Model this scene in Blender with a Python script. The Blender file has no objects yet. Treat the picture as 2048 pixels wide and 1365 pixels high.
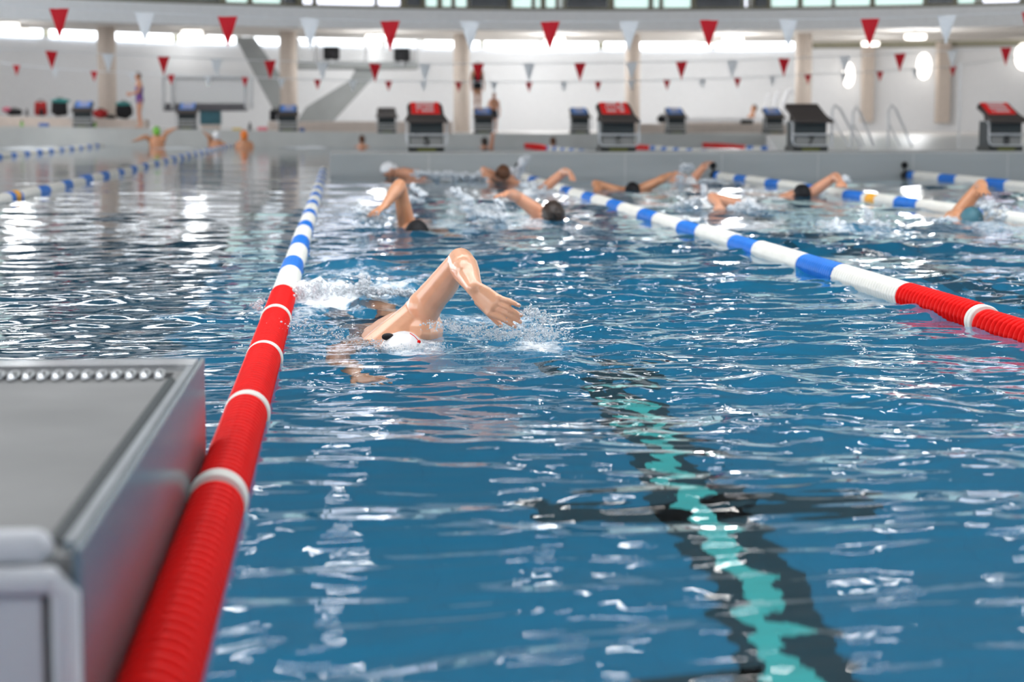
import bpy, bmesh, math, random
import numpy as np
from mathutils import Vector, Matrix, Euler

random.seed(7)
rng = np.random.default_rng(11)
S = bpy.context.scene
COL = S.collection
PI = math.pi

# ------------------------------------------------------------------ camera
F = 3982.0
CAM = Vector((0, 0, 0.734))
EUL = Euler((math.radians(90 - 6.341), 0, math.radians(-4.907)), 'XYZ')
ROT = EUL.to_matrix()

def ray(px, py):
    return ROT @ Vector((px - 1024.0, 682.5 - py, -F))
def P(px, py, Y):                       # world point at distance Y down the hall
    d = ray(px, py); return CAM + d * ((Y - CAM.y) / d.y)
def W(px, py, z=0.0):                   # world point on the level z
    d = ray(px, py); return CAM + d * ((z - CAM.z) / d.z)
def arc_pt(t, c, R, z):                 # far crossing of the azimuth t = X/Y with a ring in plan
    a = t * t + 1; b = -2 * (t * c[0] + c[1]); k = c[0] ** 2 + c[1] ** 2 - R * R
    D = max(b * b - 4 * a * k, 0.0)
    Y = (-b + math.sqrt(D)) / (2 * a)
    return Vector((t * Y, Y, z))
def az(px, py=150):
    d = ray(px, py); return d.x / d.y
FASC = ((6.5, 38.7), 23.3)
COLR = ((6.5, 38.7), 27.0)
WALL = ((10.8, 49.1), 26.7)

cd = bpy.data.cameras.new('camera'); cam = bpy.data.objects.new('camera', cd); COL.objects.link(cam)
cam.location = CAM; cam.rotation_euler = EUL
cd.sensor_width = 36; cd.lens = F * 36 / 2048; cd.clip_end = 400; cd.clip_start = 0.05
cd.dof.use_dof = True; cd.dof.focus_distance = 6.5; cd.dof.aperture_fstop = 3.5
S.camera = cam

# ------------------------------------------------------------------ materials
def mat(name, col, rough=0.5, metal=0.0, var=0.0, scale=8.0, coat=0.0, emit=0.0, bump=0.0, spec=0.5, sss=0.0, trans=0.0, stretch=None):
    m = bpy.data.materials.new(name); m.use_nodes = True
    nt = m.node_tree; b = nt.nodes['Principled BSDF']
    b.inputs['Base Color'].default_value = (*col, 1); b.inputs['Roughness'].default_value = rough
    b.inputs['Metallic'].default_value = metal
    b.inputs['Specular IOR Level'].default_value = spec
    if coat: b.inputs['Coat Weight'].default_value = coat; b.inputs['Coat Roughness'].default_value = 0.08
    if emit: b.inputs['Emission Color'].default_value = (*col, 1); b.inputs['Emission Strength'].default_value = emit
    if trans: b.inputs['Transmission Weight'].default_value = trans; b.inputs['IOR'].default_value = 1.33
    if sss:
        b.inputs['Subsurface Weight'].default_value = sss
        b.inputs['Subsurface Radius'].default_value = (0.012, 0.005, 0.003); b.inputs['Subsurface Scale'].default_value = 1.0
    if var or bump:
        tc = nt.nodes.new('ShaderNodeTexCoord'); mp = nt.nodes.new('ShaderNodeMapping')
        if stretch: mp.inputs['Scale'].default_value = stretch
        n = nt.nodes.new('ShaderNodeTexNoise'); n.inputs['Scale'].default_value = scale; n.inputs['Detail'].default_value = 4
        nt.links.new(tc.outputs['Object'], mp.inputs[0]); nt.links.new(mp.outputs[0], n.inputs['Vector'])
        if var:
            r = nt.nodes.new('ShaderNodeValToRGB')
            r.color_ramp.elements[0].position = 0.3; r.color_ramp.elements[1].position = 0.7
            r.color_ramp.elements[0].color = (*[c * (1 - var) for c in col], 1)
            r.color_ramp.elements[1].color = (*[min(1, c * (1 + var)) for c in col], 1)
            nt.links.new(n.outputs['Fac'], r.inputs[0]); nt.links.new(r.outputs[0], b.inputs['Base Color'])
        if bump:
            bp = nt.nodes.new('ShaderNodeBump'); bp.inputs['Strength'].default_value = bump; bp.inputs['Distance'].default_value = 0.01
            nt.links.new(n.outputs['Fac'], bp.inputs['Height']); nt.links.new(bp.outputs[0], b.inputs['Normal'])
    return m

M = {}
M['skin'] = mat('skin_fair', (0.86, 0.44, 0.26), 0.38, var=0.10, scale=11, coat=0.7, sss=0.1, bump=0.14)
M['skin_tan'] = mat('skin_tan', (0.62, 0.28, 0.14), 0.4, var=0.12, scale=9, coat=0.3, sss=0.1)
M['skin_mid'] = mat('skin_mid', (0.72, 0.34, 0.20), 0.4, var=0.1, scale=9, coat=0.3, sss=0.1)
M['nail'] = mat('finger_nail', (0.86, 0.55, 0.46), 0.25, coat=0.5)
M['white_cap'] = mat('white_cap', (0.86, 0.86, 0.86), 0.3, coat=0.5, var=0.02)
M['black'] = mat('black_rubber', (0.010, 0.010, 0.012), 0.6, var=0.2, spec=0.25)
M['blackcloth'] = mat('black_cloth', (0.015, 0.015, 0.018), 0.85, var=0.2)
M['hair'] = mat('dark_hair', (0.03, 0.018, 0.012), 0.45, var=0.4, scale=60)
M['brownhair'] = mat('brown_hair', (0.13, 0.05, 0.02), 0.5, var=0.3, scale=60)
M['red'] = mat('rope_red', (0.80, 0.003, 0.002), 0.5, var=0.05, spec=0.12)
M['white'] = mat('rope_white', (0.82, 0.80, 0.73), 0.35, var=0.05)
M['blue'] = mat('rope_blue', (0.012, 0.17, 0.62), 0.4, var=0.08, spec=0.3)
M['orange'] = mat('rope_orange', (0.9, 0.42, 0.02), 0.4, var=0.05)
M['flagred'] = mat('pennant_red', (0.66, 0.012, 0.03), 0.6, var=0.05)
M['flagwhite'] = mat('pennant_white', (0.88, 0.89, 0.90), 0.6, var=0.03)
def cloth_thin(k, col):
    m = M[k]; nt = m.node_tree; b = nt.nodes['Principled BSDF']; o = nt.nodes['Material Output']
    tr = nt.nodes.new('ShaderNodeBsdfTranslucent'); tr.inputs[0].default_value = (*col, 1); mx = nt.nodes.new('ShaderNodeMixShader'); mx.inputs[0].default_value = .5
    nt.links.new(b.outputs[0], mx.inputs[1]); nt.links.new(tr.outputs[0], mx.inputs[2]); nt.links.new(mx.outputs[0], o.inputs['Surface'])
cloth_thin('flagred', (0.80, 0.012, 0.03)); cloth_thin('flagwhite', (0.88, 0.9, 0.92))
M['steel'] = mat('brushed_steel', (0.42, 0.45, 0.47), 0.34, 0.85, var=0.12, scale=5, stretch=(1, 1, 12))
M['steel_bright'] = mat('polished_steel', (0.72, 0.74, 0.76), 0.22, 0.9, var=0.05)
M['steel_side'] = mat('smooth_steel', (0.20, 0.25, 0.28), 0.26, 0.5, var=0.1, scale=3)
M['deckgrey'] = mat('grey_platform_floor', (0.22, 0.22, 0.215), 0.55, 0.2, var=0.14, scale=3.2)
M['whitepanel'] = mat('light_panel', (0.60, 0.61, 0.64), 0.45, var=0.03)
M['bulk'] = mat('bulkhead_grey', (0.37, 0.39, 0.385), 0.4, 0.15, var=0.07, scale=0.8, stretch=(1, 1, 5))
M['coping'] = mat('coping_grey', (0.50, 0.50, 0.48), 0.55, var=0.06)
M['fargrey'] = mat('far_end_wall', (0.60, 0.60, 0.57), 0.5, var=0.06, scale=1.5)
M['tile'] = mat('pale_floor_tile', (0.78, 0.76, 0.74), 0.35, var=0.04)
M['bench'] = mat('cream_bench', (0.70, 0.60, 0.53), 0.6, var=0.05)
M['wall'] = mat('white_wall', (0.80, 0.81, 0.83), 0.6, var=0.02)
M['soffit'] = mat('cream_soffit', (0.70, 0.66, 0.62), 0.8, var=0.02)
M['fascia'] = mat('fascia_grey', (0.90, 0.90, 0.90), 0.6, var=0.03)
M['column'] = mat('column_beige', (0.66, 0.57, 0.50), 0.7, var=0.04)
M['concrete'] = mat('tower_concrete', (0.36, 0.38, 0.38), 0.7, var=0.1, scale=1.2)
M['ceiling'] = mat('ceiling_grey', (0.14, 0.145, 0.15), 0.8, var=0.05)
M['olive'] = mat('bronze_frame', (0.20, 0.185, 0.13), 0.45, 0.3, var=0.1)
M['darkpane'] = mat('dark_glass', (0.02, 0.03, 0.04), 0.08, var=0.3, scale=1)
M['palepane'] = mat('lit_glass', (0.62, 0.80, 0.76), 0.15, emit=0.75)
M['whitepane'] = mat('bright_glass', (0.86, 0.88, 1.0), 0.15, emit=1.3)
M['clerestory'] = mat('daylight_glass', (0.90, 0.95, 1.0), 0.2, emit=3.0)
M['lamp'] = mat('lamp_diffuser', (1.0, 0.95, 0.88), 0.4, emit=2.4)
M['lampring'] = mat('lamp_body', (0.8, 0.78, 0.75), 0.5)
M['panel'] = mat('ceiling_lamp_panel', (1.0, 0.97, 0.93), 0.4, emit=13.0)
M['blockdark'] = mat('block_top', (0.065, 0.052, 0.047), 0.6, var=0.15, bump=0.3, scale=80)
M['blockbody'] = mat('block_body', (0.022, 0.032, 0.035), 0.5, 0.1, var=0.12)
M['blockplate'] = mat('block_number_plate', (0.26, 0.26, 0.25), 0.5, 0.2, var=0.08)
M['blockbase'] = mat('block_base', (0.02, 0.024, 0.02), 0.5)
M['sticker'] = mat('olive_sticker', (0.14, 0.15, 0.03), 0.5)
M['coverred'] = mat('cover_red', (1.0, 0.012, 0.010), 0.7, var=0.05)
M['coverblue'] = mat('cover_blue', (0.10, 0.32, 0.92), 0.5, var=0.05)
M['letter'] = mat('lettering_white', (0.85, 0.78, 0.78), 0.5)
M['numblack'] = mat('numeral_black', (0.01, 0.01, 0.01), 0.5)
M['rail'] = mat('rail_steel', (0.60, 0.61, 0.62), 0.4, 0.3, var=0.05)
M['teal'] = mat('teal_panel', (0.05, 0.16, 0.20), 0.5, var=0.1)
M['darkslab'] = mat('dark_slab', (0.13, 0.125, 0.135), 0.6, var=0.1)
M['clearpanel'] = mat('clear_balustrade', (0.80, 0.81, 0.82), 0.2)
M['clearpanel'].node_tree.nodes['Principled BSDF'].inputs['Alpha'].default_value = 0.35
M['bagred'] = mat('bag_red', (0.42, 0.02, 0.02), 0.8, var=0.3)
M['bagpink'] = mat('bag_pink', (0.62, 0.14, 0.22), 0.8, var=0.2)
M['tealtowel'] = mat('teal_towel', (0.05, 0.30, 0.29), 0.9, var=0.2)
M['green'] = mat('lime_green', (0.20, 0.52, 0.06), 0.45, var=0.1)
M['capor'] = mat('cap_orange', (0.9, 0.22, 0.02), 0.4)
M['yellow'] = mat('float_yellow', (0.75, 0.52, 0.04), 0.5)
M['pinkitem'] = mat('pink_float', (0.85, 0.25, 0.30), 0.5)
M['bluebox'] = mat('blue_plastic', (0.08, 0.18, 0.52), 0.5, var=0.15)
M['suit_purple'] = mat('purple_swimsuit', (0.20, 0.08, 0.32), 0.6, var=0.4, scale=14)
M['suit_navy'] = mat('navy_swim_shorts', (0.012, 0.016, 0.035), 0.6, var=0.2)
M['suit_white'] = mat('white_swimsuit', (0.72, 0.78, 0.82), 0.6)
M['linedark'] = mat('floor_line_dark', (0.006, 0.06, 0.085), 0.5, var=0.1)
M['linefar'] = mat('floor_line_deep_blue', (0.008, 0.10, 0.17), 0.5, var=0.1)
M['lineteal'] = mat('floor_line_turquoise', (0.08, 0.72, 0.68), 0.5, var=0.05)
M['splash'] = mat('splash_water', (0.90, 0.94, 0.97), 0.08, trans=0.35, spec=0.6)

# pool tiles
def pool_mat():
    m = mat('pool_blue_tiles', (0.010, 0.235, 0.46), 0.5)
    nt = m.node_tree; b = nt.nodes['Principled BSDF']
    tc = nt.nodes.new('ShaderNodeTexCoord')
    br = nt.nodes.new('ShaderNodeTexBrick'); br.offset = 0.0
    br.inputs['Scale'].default_value = 1.0; br.inputs['Brick Width'].default_value = 0.25; br.inputs['Row Height'].default_value = 0.125
    br.inputs['Mortar Size'].default_value = 0.004
    br.inputs['Color1'].default_value = (0.001, 0.235, 0.43, 1); br.inputs['Color2'].default_value = (0.001, 0.25, 0.455, 1)
    br.inputs['Mortar'].default_value = (0.001, 0.22, 0.41, 1)
    nt.links.new(tc.outputs['Object'], br.inputs['Vector']); nt.links.new(br.outputs['Color'], b.inputs['Base Color'])
    return m
M['pool'] = pool_mat()

def water_mat():
    m = bpy.data.materials.new('pool_water'); m.use_nodes = True
    nt = m.node_tree; N = nt.nodes; L = nt.links
    for n in list(N): N.remove(n)
    out = N.new('ShaderNodeOutputMaterial')
    tc = N.new('ShaderNodeTexCoord')
    # fine ripples
    n1 = N.new('ShaderNodeTexNoise'); n1.inputs['Scale'].default_value = 9.0; n1.inputs['Detail'].default_value = 3; n1.inputs['Roughness'].default_value = 0.55
    L.new(tc.outputs['Object'], n1.inputs['Vector'])
    att = N.new('ShaderNodeAttribute'); att.attribute_name = 'chop'
    bp = N.new('ShaderNodeBump'); bp.inputs['Distance'].default_value = 0.012
    L.new(att.outputs['Fac'], bp.inputs['Strength'])
    L.new(n1.outputs['Fac'], bp.inputs['Height'])
    g = N.new('ShaderNodeBsdfPrincipled')
    g.inputs['Base Color'].default_value = (0.93, 0.985, 1.0, 1); g.inputs['Roughness'].default_value = 0.02
    g.inputs['Transmission Weight'].default_value = 1.0; g.inputs['IOR'].default_value = 1.333
    L.new(bp.outputs[0], g.inputs['Normal'])
    # foam and aerated water
    fo = N.new('ShaderNodeAttribute'); fo.attribute_name = 'foam'
    n2 = N.new('ShaderNodeTexNoise'); n2.inputs['Scale'].default_value = 22.0; n2.inputs['Detail'].default_value = 5; n2.inputs['Roughness'].default_value = 0.7
    mp = N.new('ShaderNodeMapping'); mp.inputs['Scale'].default_value = (1.0, 0.55, 1.0)
    L.new(tc.outputs['Object'], mp.inputs[0]); L.new(mp.outputs[0], n2.inputs['Vector'])
    ad = N.new('ShaderNodeMath'); ad.operation = 'ADD'
    L.new(fo.outputs['Fac'], ad.inputs[0]); L.new(n2.outputs['Fac'], ad.inputs[1])
    r1 = N.new('ShaderNodeMapRange'); r1.inputs['From Min'].default_value = 0.88; r1.inputs['From Max'].default_value = 1.16
    L.new(ad.outputs[0], r1.inputs['Value'])
    fd = N.new('ShaderNodeBsdfPrincipled'); fd.inputs['Base Color'].default_value = (0.86, 0.90, 0.93, 1); fd.inputs['Roughness'].default_value = 0.35
    L.new(bp.outputs[0], fd.inputs['Normal'])
    r2 = N.new('ShaderNodeMapRange'); r2.inputs['From Min'].default_value = 0.12; r2.inputs['From Max'].default_value = 0.9; r2.inputs['To Max'].default_value = 0.62
    L.new(fo.outputs['Fac'], r2.inputs['Value'])
    ae = N.new('ShaderNodeBsdfPrincipled'); ae.inputs['Base Color'].default_value = (0.10, 0.40, 0.66, 1); ae.inputs['Roughness'].default_value = 0.06; ae.inputs['IOR'].default_value = 1.333
    L.new(bp.outputs[0], ae.inputs['Normal'])
    m1 = N.new('ShaderNodeMixShader'); m2 = N.new('ShaderNodeMixShader')
    L.new(r2.outputs[0], m1.inputs[0]); L.new(g.outputs[0], m1.inputs[1]); L.new(ae.outputs[0], m1.inputs[2])
    L.new(r1.outputs[0], m2.inputs[0]); L.new(m1.outputs[0], m2.inputs[1]); L.new(fd.outputs[0], m2.inputs[2])
    L.new(m2.outputs[0], out.inputs['Surface'])
    return m
M['water'] = water_mat()

# ------------------------------------------------------------------ object helpers
def link_mesh(name, me, m, parent=None):
    o = bpy.data.objects.new(name, me); COL.objects.link(o)
    if m is not None and not me.materials: me.materials.append(m)
    if parent is not None: setpar(o, parent)
    return o
def setpar(o, p):
    o.parent = p
    if p.type == 'EMPTY': o.matrix_parent_inverse = Matrix.Translation(-p.location)
def obj(name, bm, m, parent=None, smooth=False, angle=None):
    bmesh.ops.recalc_face_normals(bm, faces=bm.faces)
    me = bpy.data.meshes.new(name); bm.to_mesh(me); bm.free()
    if smooth:
        for p in me.polygons: p.use_smooth = True
    return link_mesh(name, me, m, parent)
def tag(o, label, cat, group=None, kind=None):
    o['label'] = label; o['category'] = cat
    if group: o['group'] = group
    if kind: o['kind'] = kind
    return o
def thing(name, loc, label, cat, group=None):
    o = bpy.data.objects.new(name, None); COL.objects.link(o); o.location = loc; o.empty_display_size = 0.1
    return tag(o, label, cat, group)
def struct(o):
    o['kind'] = 'structure'; return o
def kids(o): return [c for c in bpy.data.objects if c.parent == o]
def copy_tree(o, loc=None, label=None, scale=None, group=None, parent=None):
    c = o.copy(); COL.objects.link(c)
    if parent is not None: c.parent = parent
    if loc is not None: c.location = loc
    if scale: c.scale = (scale,) * 3
    if label: c['label'] = label
    if group: c['group'] = group
    for ch in kids(o): copy_tree(ch, parent=c)
    return c

def box(bm, x0, x1, y0, y1, z0, z1, bev=0.0):
    r = bmesh.ops.create_cube(bm, size=1.0)
    for v in r['verts']:
        v.co = Vector((x0 + (v.co.x + .5) * (x1 - x0), y0 + (v.co.y + .5) * (y1 - y0), z0 + (v.co.z + .5) * (z1 - z0)))
    if bev:
        es = {e for v in r['verts'] for e in v.link_edges}
        bmesh.ops.bevel(bm, geom=list(es), offset=bev, segments=2, affect='EDGES', profile=0.6)
def hexa(bm, b, t):                     # eight corners: b[0..3] below, t[0..3] above
    v = [bm.verts.new(p) for p in list(b) + list(t)]
    for f in ((0, 1, 2, 3), (4, 5, 6, 7), (0, 1, 5, 4), (1, 2, 6, 5), (2, 3, 7, 6), (3, 0, 4, 7)):
        bm.faces.new([v[i] for i in f])
def prism(bm, pts, off):                # polygon pts swept by the vector off
    n = len(pts); off = Vector(off)
    a = [bm.verts.new(p) for p in pts]; b = [bm.verts.new(Vector(p) + off) for p in pts]
    bm.faces.new(a); bm.faces.new(b[::-1])
    for i in range(n): bm.faces.new((a[i], a[(i + 1) % n], b[(i + 1) % n], b[i]))
def ell(bm, c, axes, seg=16, rings=10):
    r = bmesh.ops.create_uvsphere(bm, u_segments=seg, v_segments=rings, radius=1.0)
    for v in r['verts']:
        k = v.co.copy(); v.co = Vector(c) + axes[0] * k.x + axes[1] * k.y + axes[2] * k.z
    return r['verts']
def ball(bm, c, r, seg=12, rings=8):
    return ell(bm, c, (Vector((r, 0, 0)), Vector((0, r, 0)), Vector((0, 0, r))), seg, rings)
def tube(bm, pts, rad, seg=12, side=None, cap=True):
    pts = [Vector(p) for p in pts]; n = len(pts)
    rad = list(rad) if isinstance(rad, (list, tuple)) else [rad] * n
    rad = [(r, r) if not isinstance(r, (tuple, list)) else tuple(r) for r in rad]
    T = []
    for i in range(n):
        d = pts[min(i + 1, n - 1)] - pts[max(i - 1, 0)]; T.append(d.normalized())
    s = Vector(side).normalized() if side is not None else (Vector((0, 0, 1)) if abs(T[0].z) < .9 else Vector((1, 0, 0))).cross(T[0])
    seq = []
    if cap:
        for a in (0.15, 0.5, 0.8): seq.append((pts[0] - T[0] * (min(rad[0]) * math.cos(a * PI / 2)), T[0], rad[0], math.sin(a * PI / 2)))
    for i in range(n): seq.append((pts[i], T[i], rad[i], 1.0))
    if cap:
        for a in (0.8, 0.5, 0.15): seq.append((pts[-1] + T[-1] * (min(rad[-1]) * math.cos(a * PI / 2)), T[-1], rad[-1], math.sin(a * PI / 2)))
    rings = []
    ref = s
    for (p, t, r, k) in seq:
        u = (ref - t * ref.dot(t))
        u = u.normalized() if u.length > 1e-5 else t.orthogonal().normalized()
        if side is None: ref = u
        w = t.cross(u)
        rings.append([bm.verts.new(p + u * (r[0] * k * math.cos(a)) + w * (r[1] * k * math.sin(a))) for a in [2 * PI * j / seg for j in range(seg)]])
    for i in range(len(rings) - 1):
        for j in range(seg):
            bm.faces.new((rings[i][j], rings[i][(j + 1) % seg], rings[i + 1][(j + 1) % seg], rings[i + 1][j]))
    bm.faces.new(rings[0][::-1]); bm.faces.new(rings[-1])
def remesh(name, bm, m, voxel, parent=None, smooth=4):
    bmesh.ops.recalc_face_normals(bm, faces=bm.faces)
    me = bpy.data.meshes.new(name + '_raw'); bm.to_mesh(me); bm.free()
    t = bpy.data.objects.new('tmp', me); COL.objects.link(t)
    r = t.modifiers.new('r', 'REMESH'); r.mode = 'VOXEL'; r.voxel_size = voxel; r.use_smooth_shade = True
    s = t.modifiers.new('s', 'SMOOTH'); s.factor = 0.5; s.iterations = smooth
    dg = bpy.context.evaluated_depsgraph_get(); dg.update()
    me2 = bpy.data.meshes.new_from_object(t.evaluated_get(dg)); me2.name = name
    bpy.data.objects.remove(t); bpy.data.meshes.remove(me)
    me2.materials.clear()
    for p in me2.polygons: p.use_smooth = True
    return link_mesh(name, me2, m, parent)
def B(): return bmesh.new()
V = Vector

# ------------------------------------------------------------------ ropes' and swimmers' places used by the water
ROPE_X = [-0.238, 2.30, 4.86, 7.42]
YB = 25.86                                # bulkhead face
FAR = 58.0                                # far end of the pool
FOAM = []                                 # (x, y, rx, ry, strength, lump height)
def foam(px0, px1, py0, py1, s, lump=0.0):
    a = W((px0 + px1) / 2, py1); b = W((px0 + px1) / 2, py0)
    l = W(px0, (py0 + py1) / 2); r = W(px1, (py0 + py1) / 2)
    FOAM.append(((l.x + r.x) / 2, (a.y + b.y) / 2, max((r.x - l.x) / 2, .02), max((b.y - a.y) / 2, .02), s, lump))

foam(585, 725, 566, 616, 1.0, .075)
foam(690, 850, 566, 600, .72, .05)
foam(600, 860, 530, 572, .46, .0)
foam(560, 740, 604, 694, .62, .012)
foam(860, 1050, 622, 700, .64, .01)
foam(980, 1130, 636, 704, .74, .014)
foam(755, 900, 674, 716, .92, .012)
foam(650, 800, 690, 724, .40, .008)
foam(500, 575, 606, 640, .50, .02)
foam(705, 785, 418, 452, .72, .05)
foam(860, 960, 440, 470, .5, .02)
foam(740, 800, 385, 405, .55, .02)
foam(640, 770, 395, 440, .35, .01)
foam(905, 1010, 395, 440, .55, .03)
foam(1020, 1180, 432, 462, .55, .02)
foam(940, 1040, 430, 452, .5, .02)
foam(830, 1010, 346, 366, .8, .05)
foam(1000, 1100, 352, 372, .8, .04)
foam(1040, 1200, 378, 405, .62, .03)
foam(1180, 1270, 372, 390, .55, .03)
foam(1330, 1400, 365, 385, .5, .02)
foam(1360, 1460, 385, 425, .62, .03)
foam(1465, 1530, 400, 425, .85, .06)
foam(1480, 1640, 415, 440, .4, .01)
foam(1390, 1450, 355, 370, .7, .03)
foam(1590, 1720, 380, 402, .62, .03)
foam(1630, 1800, 440, 475, .62, .04)
foam(1590, 1660, 448, 470, .4, .02)
foam(1870, 2048, 435, 470, .45, .02)
foam(1960, 2060, 395, 435, .65, .04)
foam(0, 210, 291, 299, .8, .03)
foam(300, 420, 293, 299, .6, .02)
foam(560, 660, 292, 299, .8, .03)
foam(1290, 1600, 296, 304, .6, .02)

def vnoise(x, y, seed):
    r = np.random.default_rng(seed); G = r.random((256, 256))
    xi = np.floor(x).astype(int); yi = np.floor(y).astype(int); fx = x - xi; fy = y - yi
    fx = fx * fx * (3 - 2 * fx); fy = fy * fy * (3 - 2 * fy)
    a = G[xi & 255, yi & 255]; b = G[(xi + 1) & 255, yi & 255]; c = G[xi & 255, (yi + 1) & 255]; d = G[(xi + 1) & 255, (yi + 1) & 255]
    return (a * (1 - fx) + b * fx) * (1 - fy) + (c * (1 - fx) + d * fx) * fy

POOL_X0, POOL_X1, POOL_Y0 = -13.0, 12.6, 1.35
def smooth01(x): x = np.clip(x, 0, 1); return x * x * (3 - 2 * x)
def build_water():
    ys = [POOL_Y0]
    while ys[-1] < FAR + 8:
        y = ys[-1]; ys.append(y + max(0.008, y * y / 2923 * 1.5))
    ys = np.array(ys[:-1] + [FAR + 8.0])
    NC = 560
    u = np.linspace(0, 1, NC)
    cols = []
    for y in ys:
        x0 = max(-1.3 - .235 * y, POOL_X0); x1 = min(1.2 + .40 * y, POOL_X1)
        xs = x0 + (x1 - x0) * u
        left = np.linspace(POOL_X0, x0, 14)[:-1]; right = np.linspace(x1, POOL_X1, 14)[1:]
        cols.append(np.concatenate([left, xs, right]))
    X = np.array(cols); nr, nc = X.shape
    Y = np.repeat(ys[:, None], nc, 1)
    # choppiness by place
    lane = smooth01((X + .45) / .5)                      # rough lanes right of the red rope
    chop = 0.34 + 0.42 * lane
    chop *= 0.30 + 0.70 * smooth01((Y - 3.4) / 3.2)
    chop *= 1 - 0.45 * smooth01((X - 7.2) / .6)
    chop = np.where(Y > YB, 0.36, chop)
    Z = np.zeros_like(X)
    comps = []
    for i in range(70):
        lam = math.exp(random.uniform(math.log(.07), math.log(2.2)))
        th = random.gauss(PI / 2, .42) if random.random() < .72 else random.uniform(0, 2 * PI)
        comps.append((lam, th, random.uniform(0, 2 * PI)))
    step = np.maximum(0.008, Y * Y / 2923 * 1.5)
    wx = 0.10 * np.sin(X * 1.9 + Y * .7) ; wy = 0.12 * np.sin(X * 1.3 - Y * 1.7 + 1)
    env = 0.55 + 0.9 * vnoise(X * 1.1 + 40, Y * .8 + 40, 5)
    for lam, th, ph in comps:
        k = 2 * PI / lam
        slope = 0.033 * (1.0 if lam < .3 else (0.75 if lam < .8 else 0.36))
        a = slope / k
        s = np.sin(k * (math.cos(th) * (X + wx) + math.sin(th) * (Y + wy)) + ph)
        Z += a * s * np.clip(lam / (2.2 * step) - .25, 0, 1)
    Z *= chop * env
    # sharper crests
    rms = chop * .020 + 1e-6; q_ = np.clip(Z / rms, -2.6, 2.6); Z = rms * (q_ + .16 * (q_ * q_ - 1))
    # foam fields
    Fo = np.zeros_like(X); Lu = np.zeros_like(X)
    for (cx, cy, rx, ry, s, l) in FOAM:
        d = ((X - cx) / (rx * 1.15)) ** 2 + ((Y - cy) / (ry * 1.25)) ** 2
        g = np.exp(-d * d * .9)
        Fo = np.maximum(Fo, s * g); Lu = np.maximum(Lu, l * np.exp(-d))
    n = vnoise(X * 9, Y * 5, 1) * .5 + vnoise(X * 23, Y * 12, 2) * .32 + vnoise(X * 55, Y * 30, 3) * .18
    brk = smooth01((vnoise(X * 3.1 + 9, Y * 1.9 + 3, 8) - .25) / .5)
    Fo = Fo * (0.55 + .45 * brk)
    lf = np.clip(9.0 / np.maximum(Y, 1), .3, 1)
    Z += Lu * lf * (n - .28) * 1.9
    # small white caps spread over the busy lanes
    wl = smooth01((vnoise(X * 2.3 + 7, Y * 1.1 + 5, 21) - .72) / .2) * lane * smooth01((Y - 9) / 6) * (Y < YB)
    Fo = np.maximum(Fo, .36 * wl)
    chopb = np.clip(chop * .28 + Fo * .8, 0, 1)
    co = np.stack([X, Y, Z], -1).reshape(-1, 3).astype(np.float32)
    i = np.arange(nr * nc).reshape(nr, nc)
    q = np.stack([i[:-1, :-1], i[:-1, 1:], i[1:, 1:], i[1:, :-1]], -1).reshape(-1, 4)
    me = bpy.data.meshes.new('water')
    me.vertices.add(nr * nc); me.vertices.foreach_set('co', co.ravel())
    me.loops.add(q.size); me.loops.foreach_set('vertex_index', q.ravel().astype(np.int32))
    me.polygons.add(len(q)); me.polygons.foreach_set('loop_start', np.arange(0, q.size, 4, dtype=np.int32))
    me.polygons.foreach_set('use_smooth', np.ones(len(q), dtype=bool))
    me.update()
    a = me.attributes.new('foam', 'FLOAT', 'POINT'); a.data.foreach_set('value', Fo.ravel().astype(np.float32))
    a = me.attributes.new('chop', 'FLOAT', 'POINT'); a.data.foreach_set('value', chopb.ravel().astype(np.float32))
    me.validate()
    return struct(link_mesh('water', me, M['water']))
build_water()

# ------------------------------------------------------------------ basin, bulkhead, decks
DEP = -2.0
bm = B(); box(bm, -.75, POOL_X1 + .2, POOL_Y0 - .2, FAR + 8, DEP - .2, DEP); struct(obj('floor_pool', bm, M['pool']))
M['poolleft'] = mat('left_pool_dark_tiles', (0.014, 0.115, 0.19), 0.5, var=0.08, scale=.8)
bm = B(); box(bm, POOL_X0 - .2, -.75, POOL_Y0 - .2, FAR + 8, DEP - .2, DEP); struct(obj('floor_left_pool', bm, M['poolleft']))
for nm, a in (('wall_pool_left', (POOL_X0 - .3, POOL_X0, POOL_Y0 - .3, FAR, DEP, .25)), ('wall_pool_right', (POOL_X1, POOL_X1 + .3, POOL_Y0 - .3, FAR, DEP, .28)),
              ('wall_pool_near', (POOL_X0 - .3, POOL_X1 + .3, POOL_Y0 - .3, POOL_Y0, DEP, .28))):
    bm = B(); box(bm, *a); struct(obj(nm, bm, M['pool']))
bm = B(); box(bm, POOL_X0, POOL_X1 + 12, -7, POOL_Y0 - .3, -.1, .30); struct(obj('floor_near_deck', bm, M['tile']))
bm = B(); box(bm, POOL_X1 + .02, 40, POOL_Y0 - .3, 80, -.1, .30); struct(obj('floor_right_deck', bm, M['tile']))
bm = B(); box(bm, -24, POOL_X0 - .02, POOL_Y0 - .3, 80, -.1, .30); struct(obj('floor_left_deck', bm, M['tile']))
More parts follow.
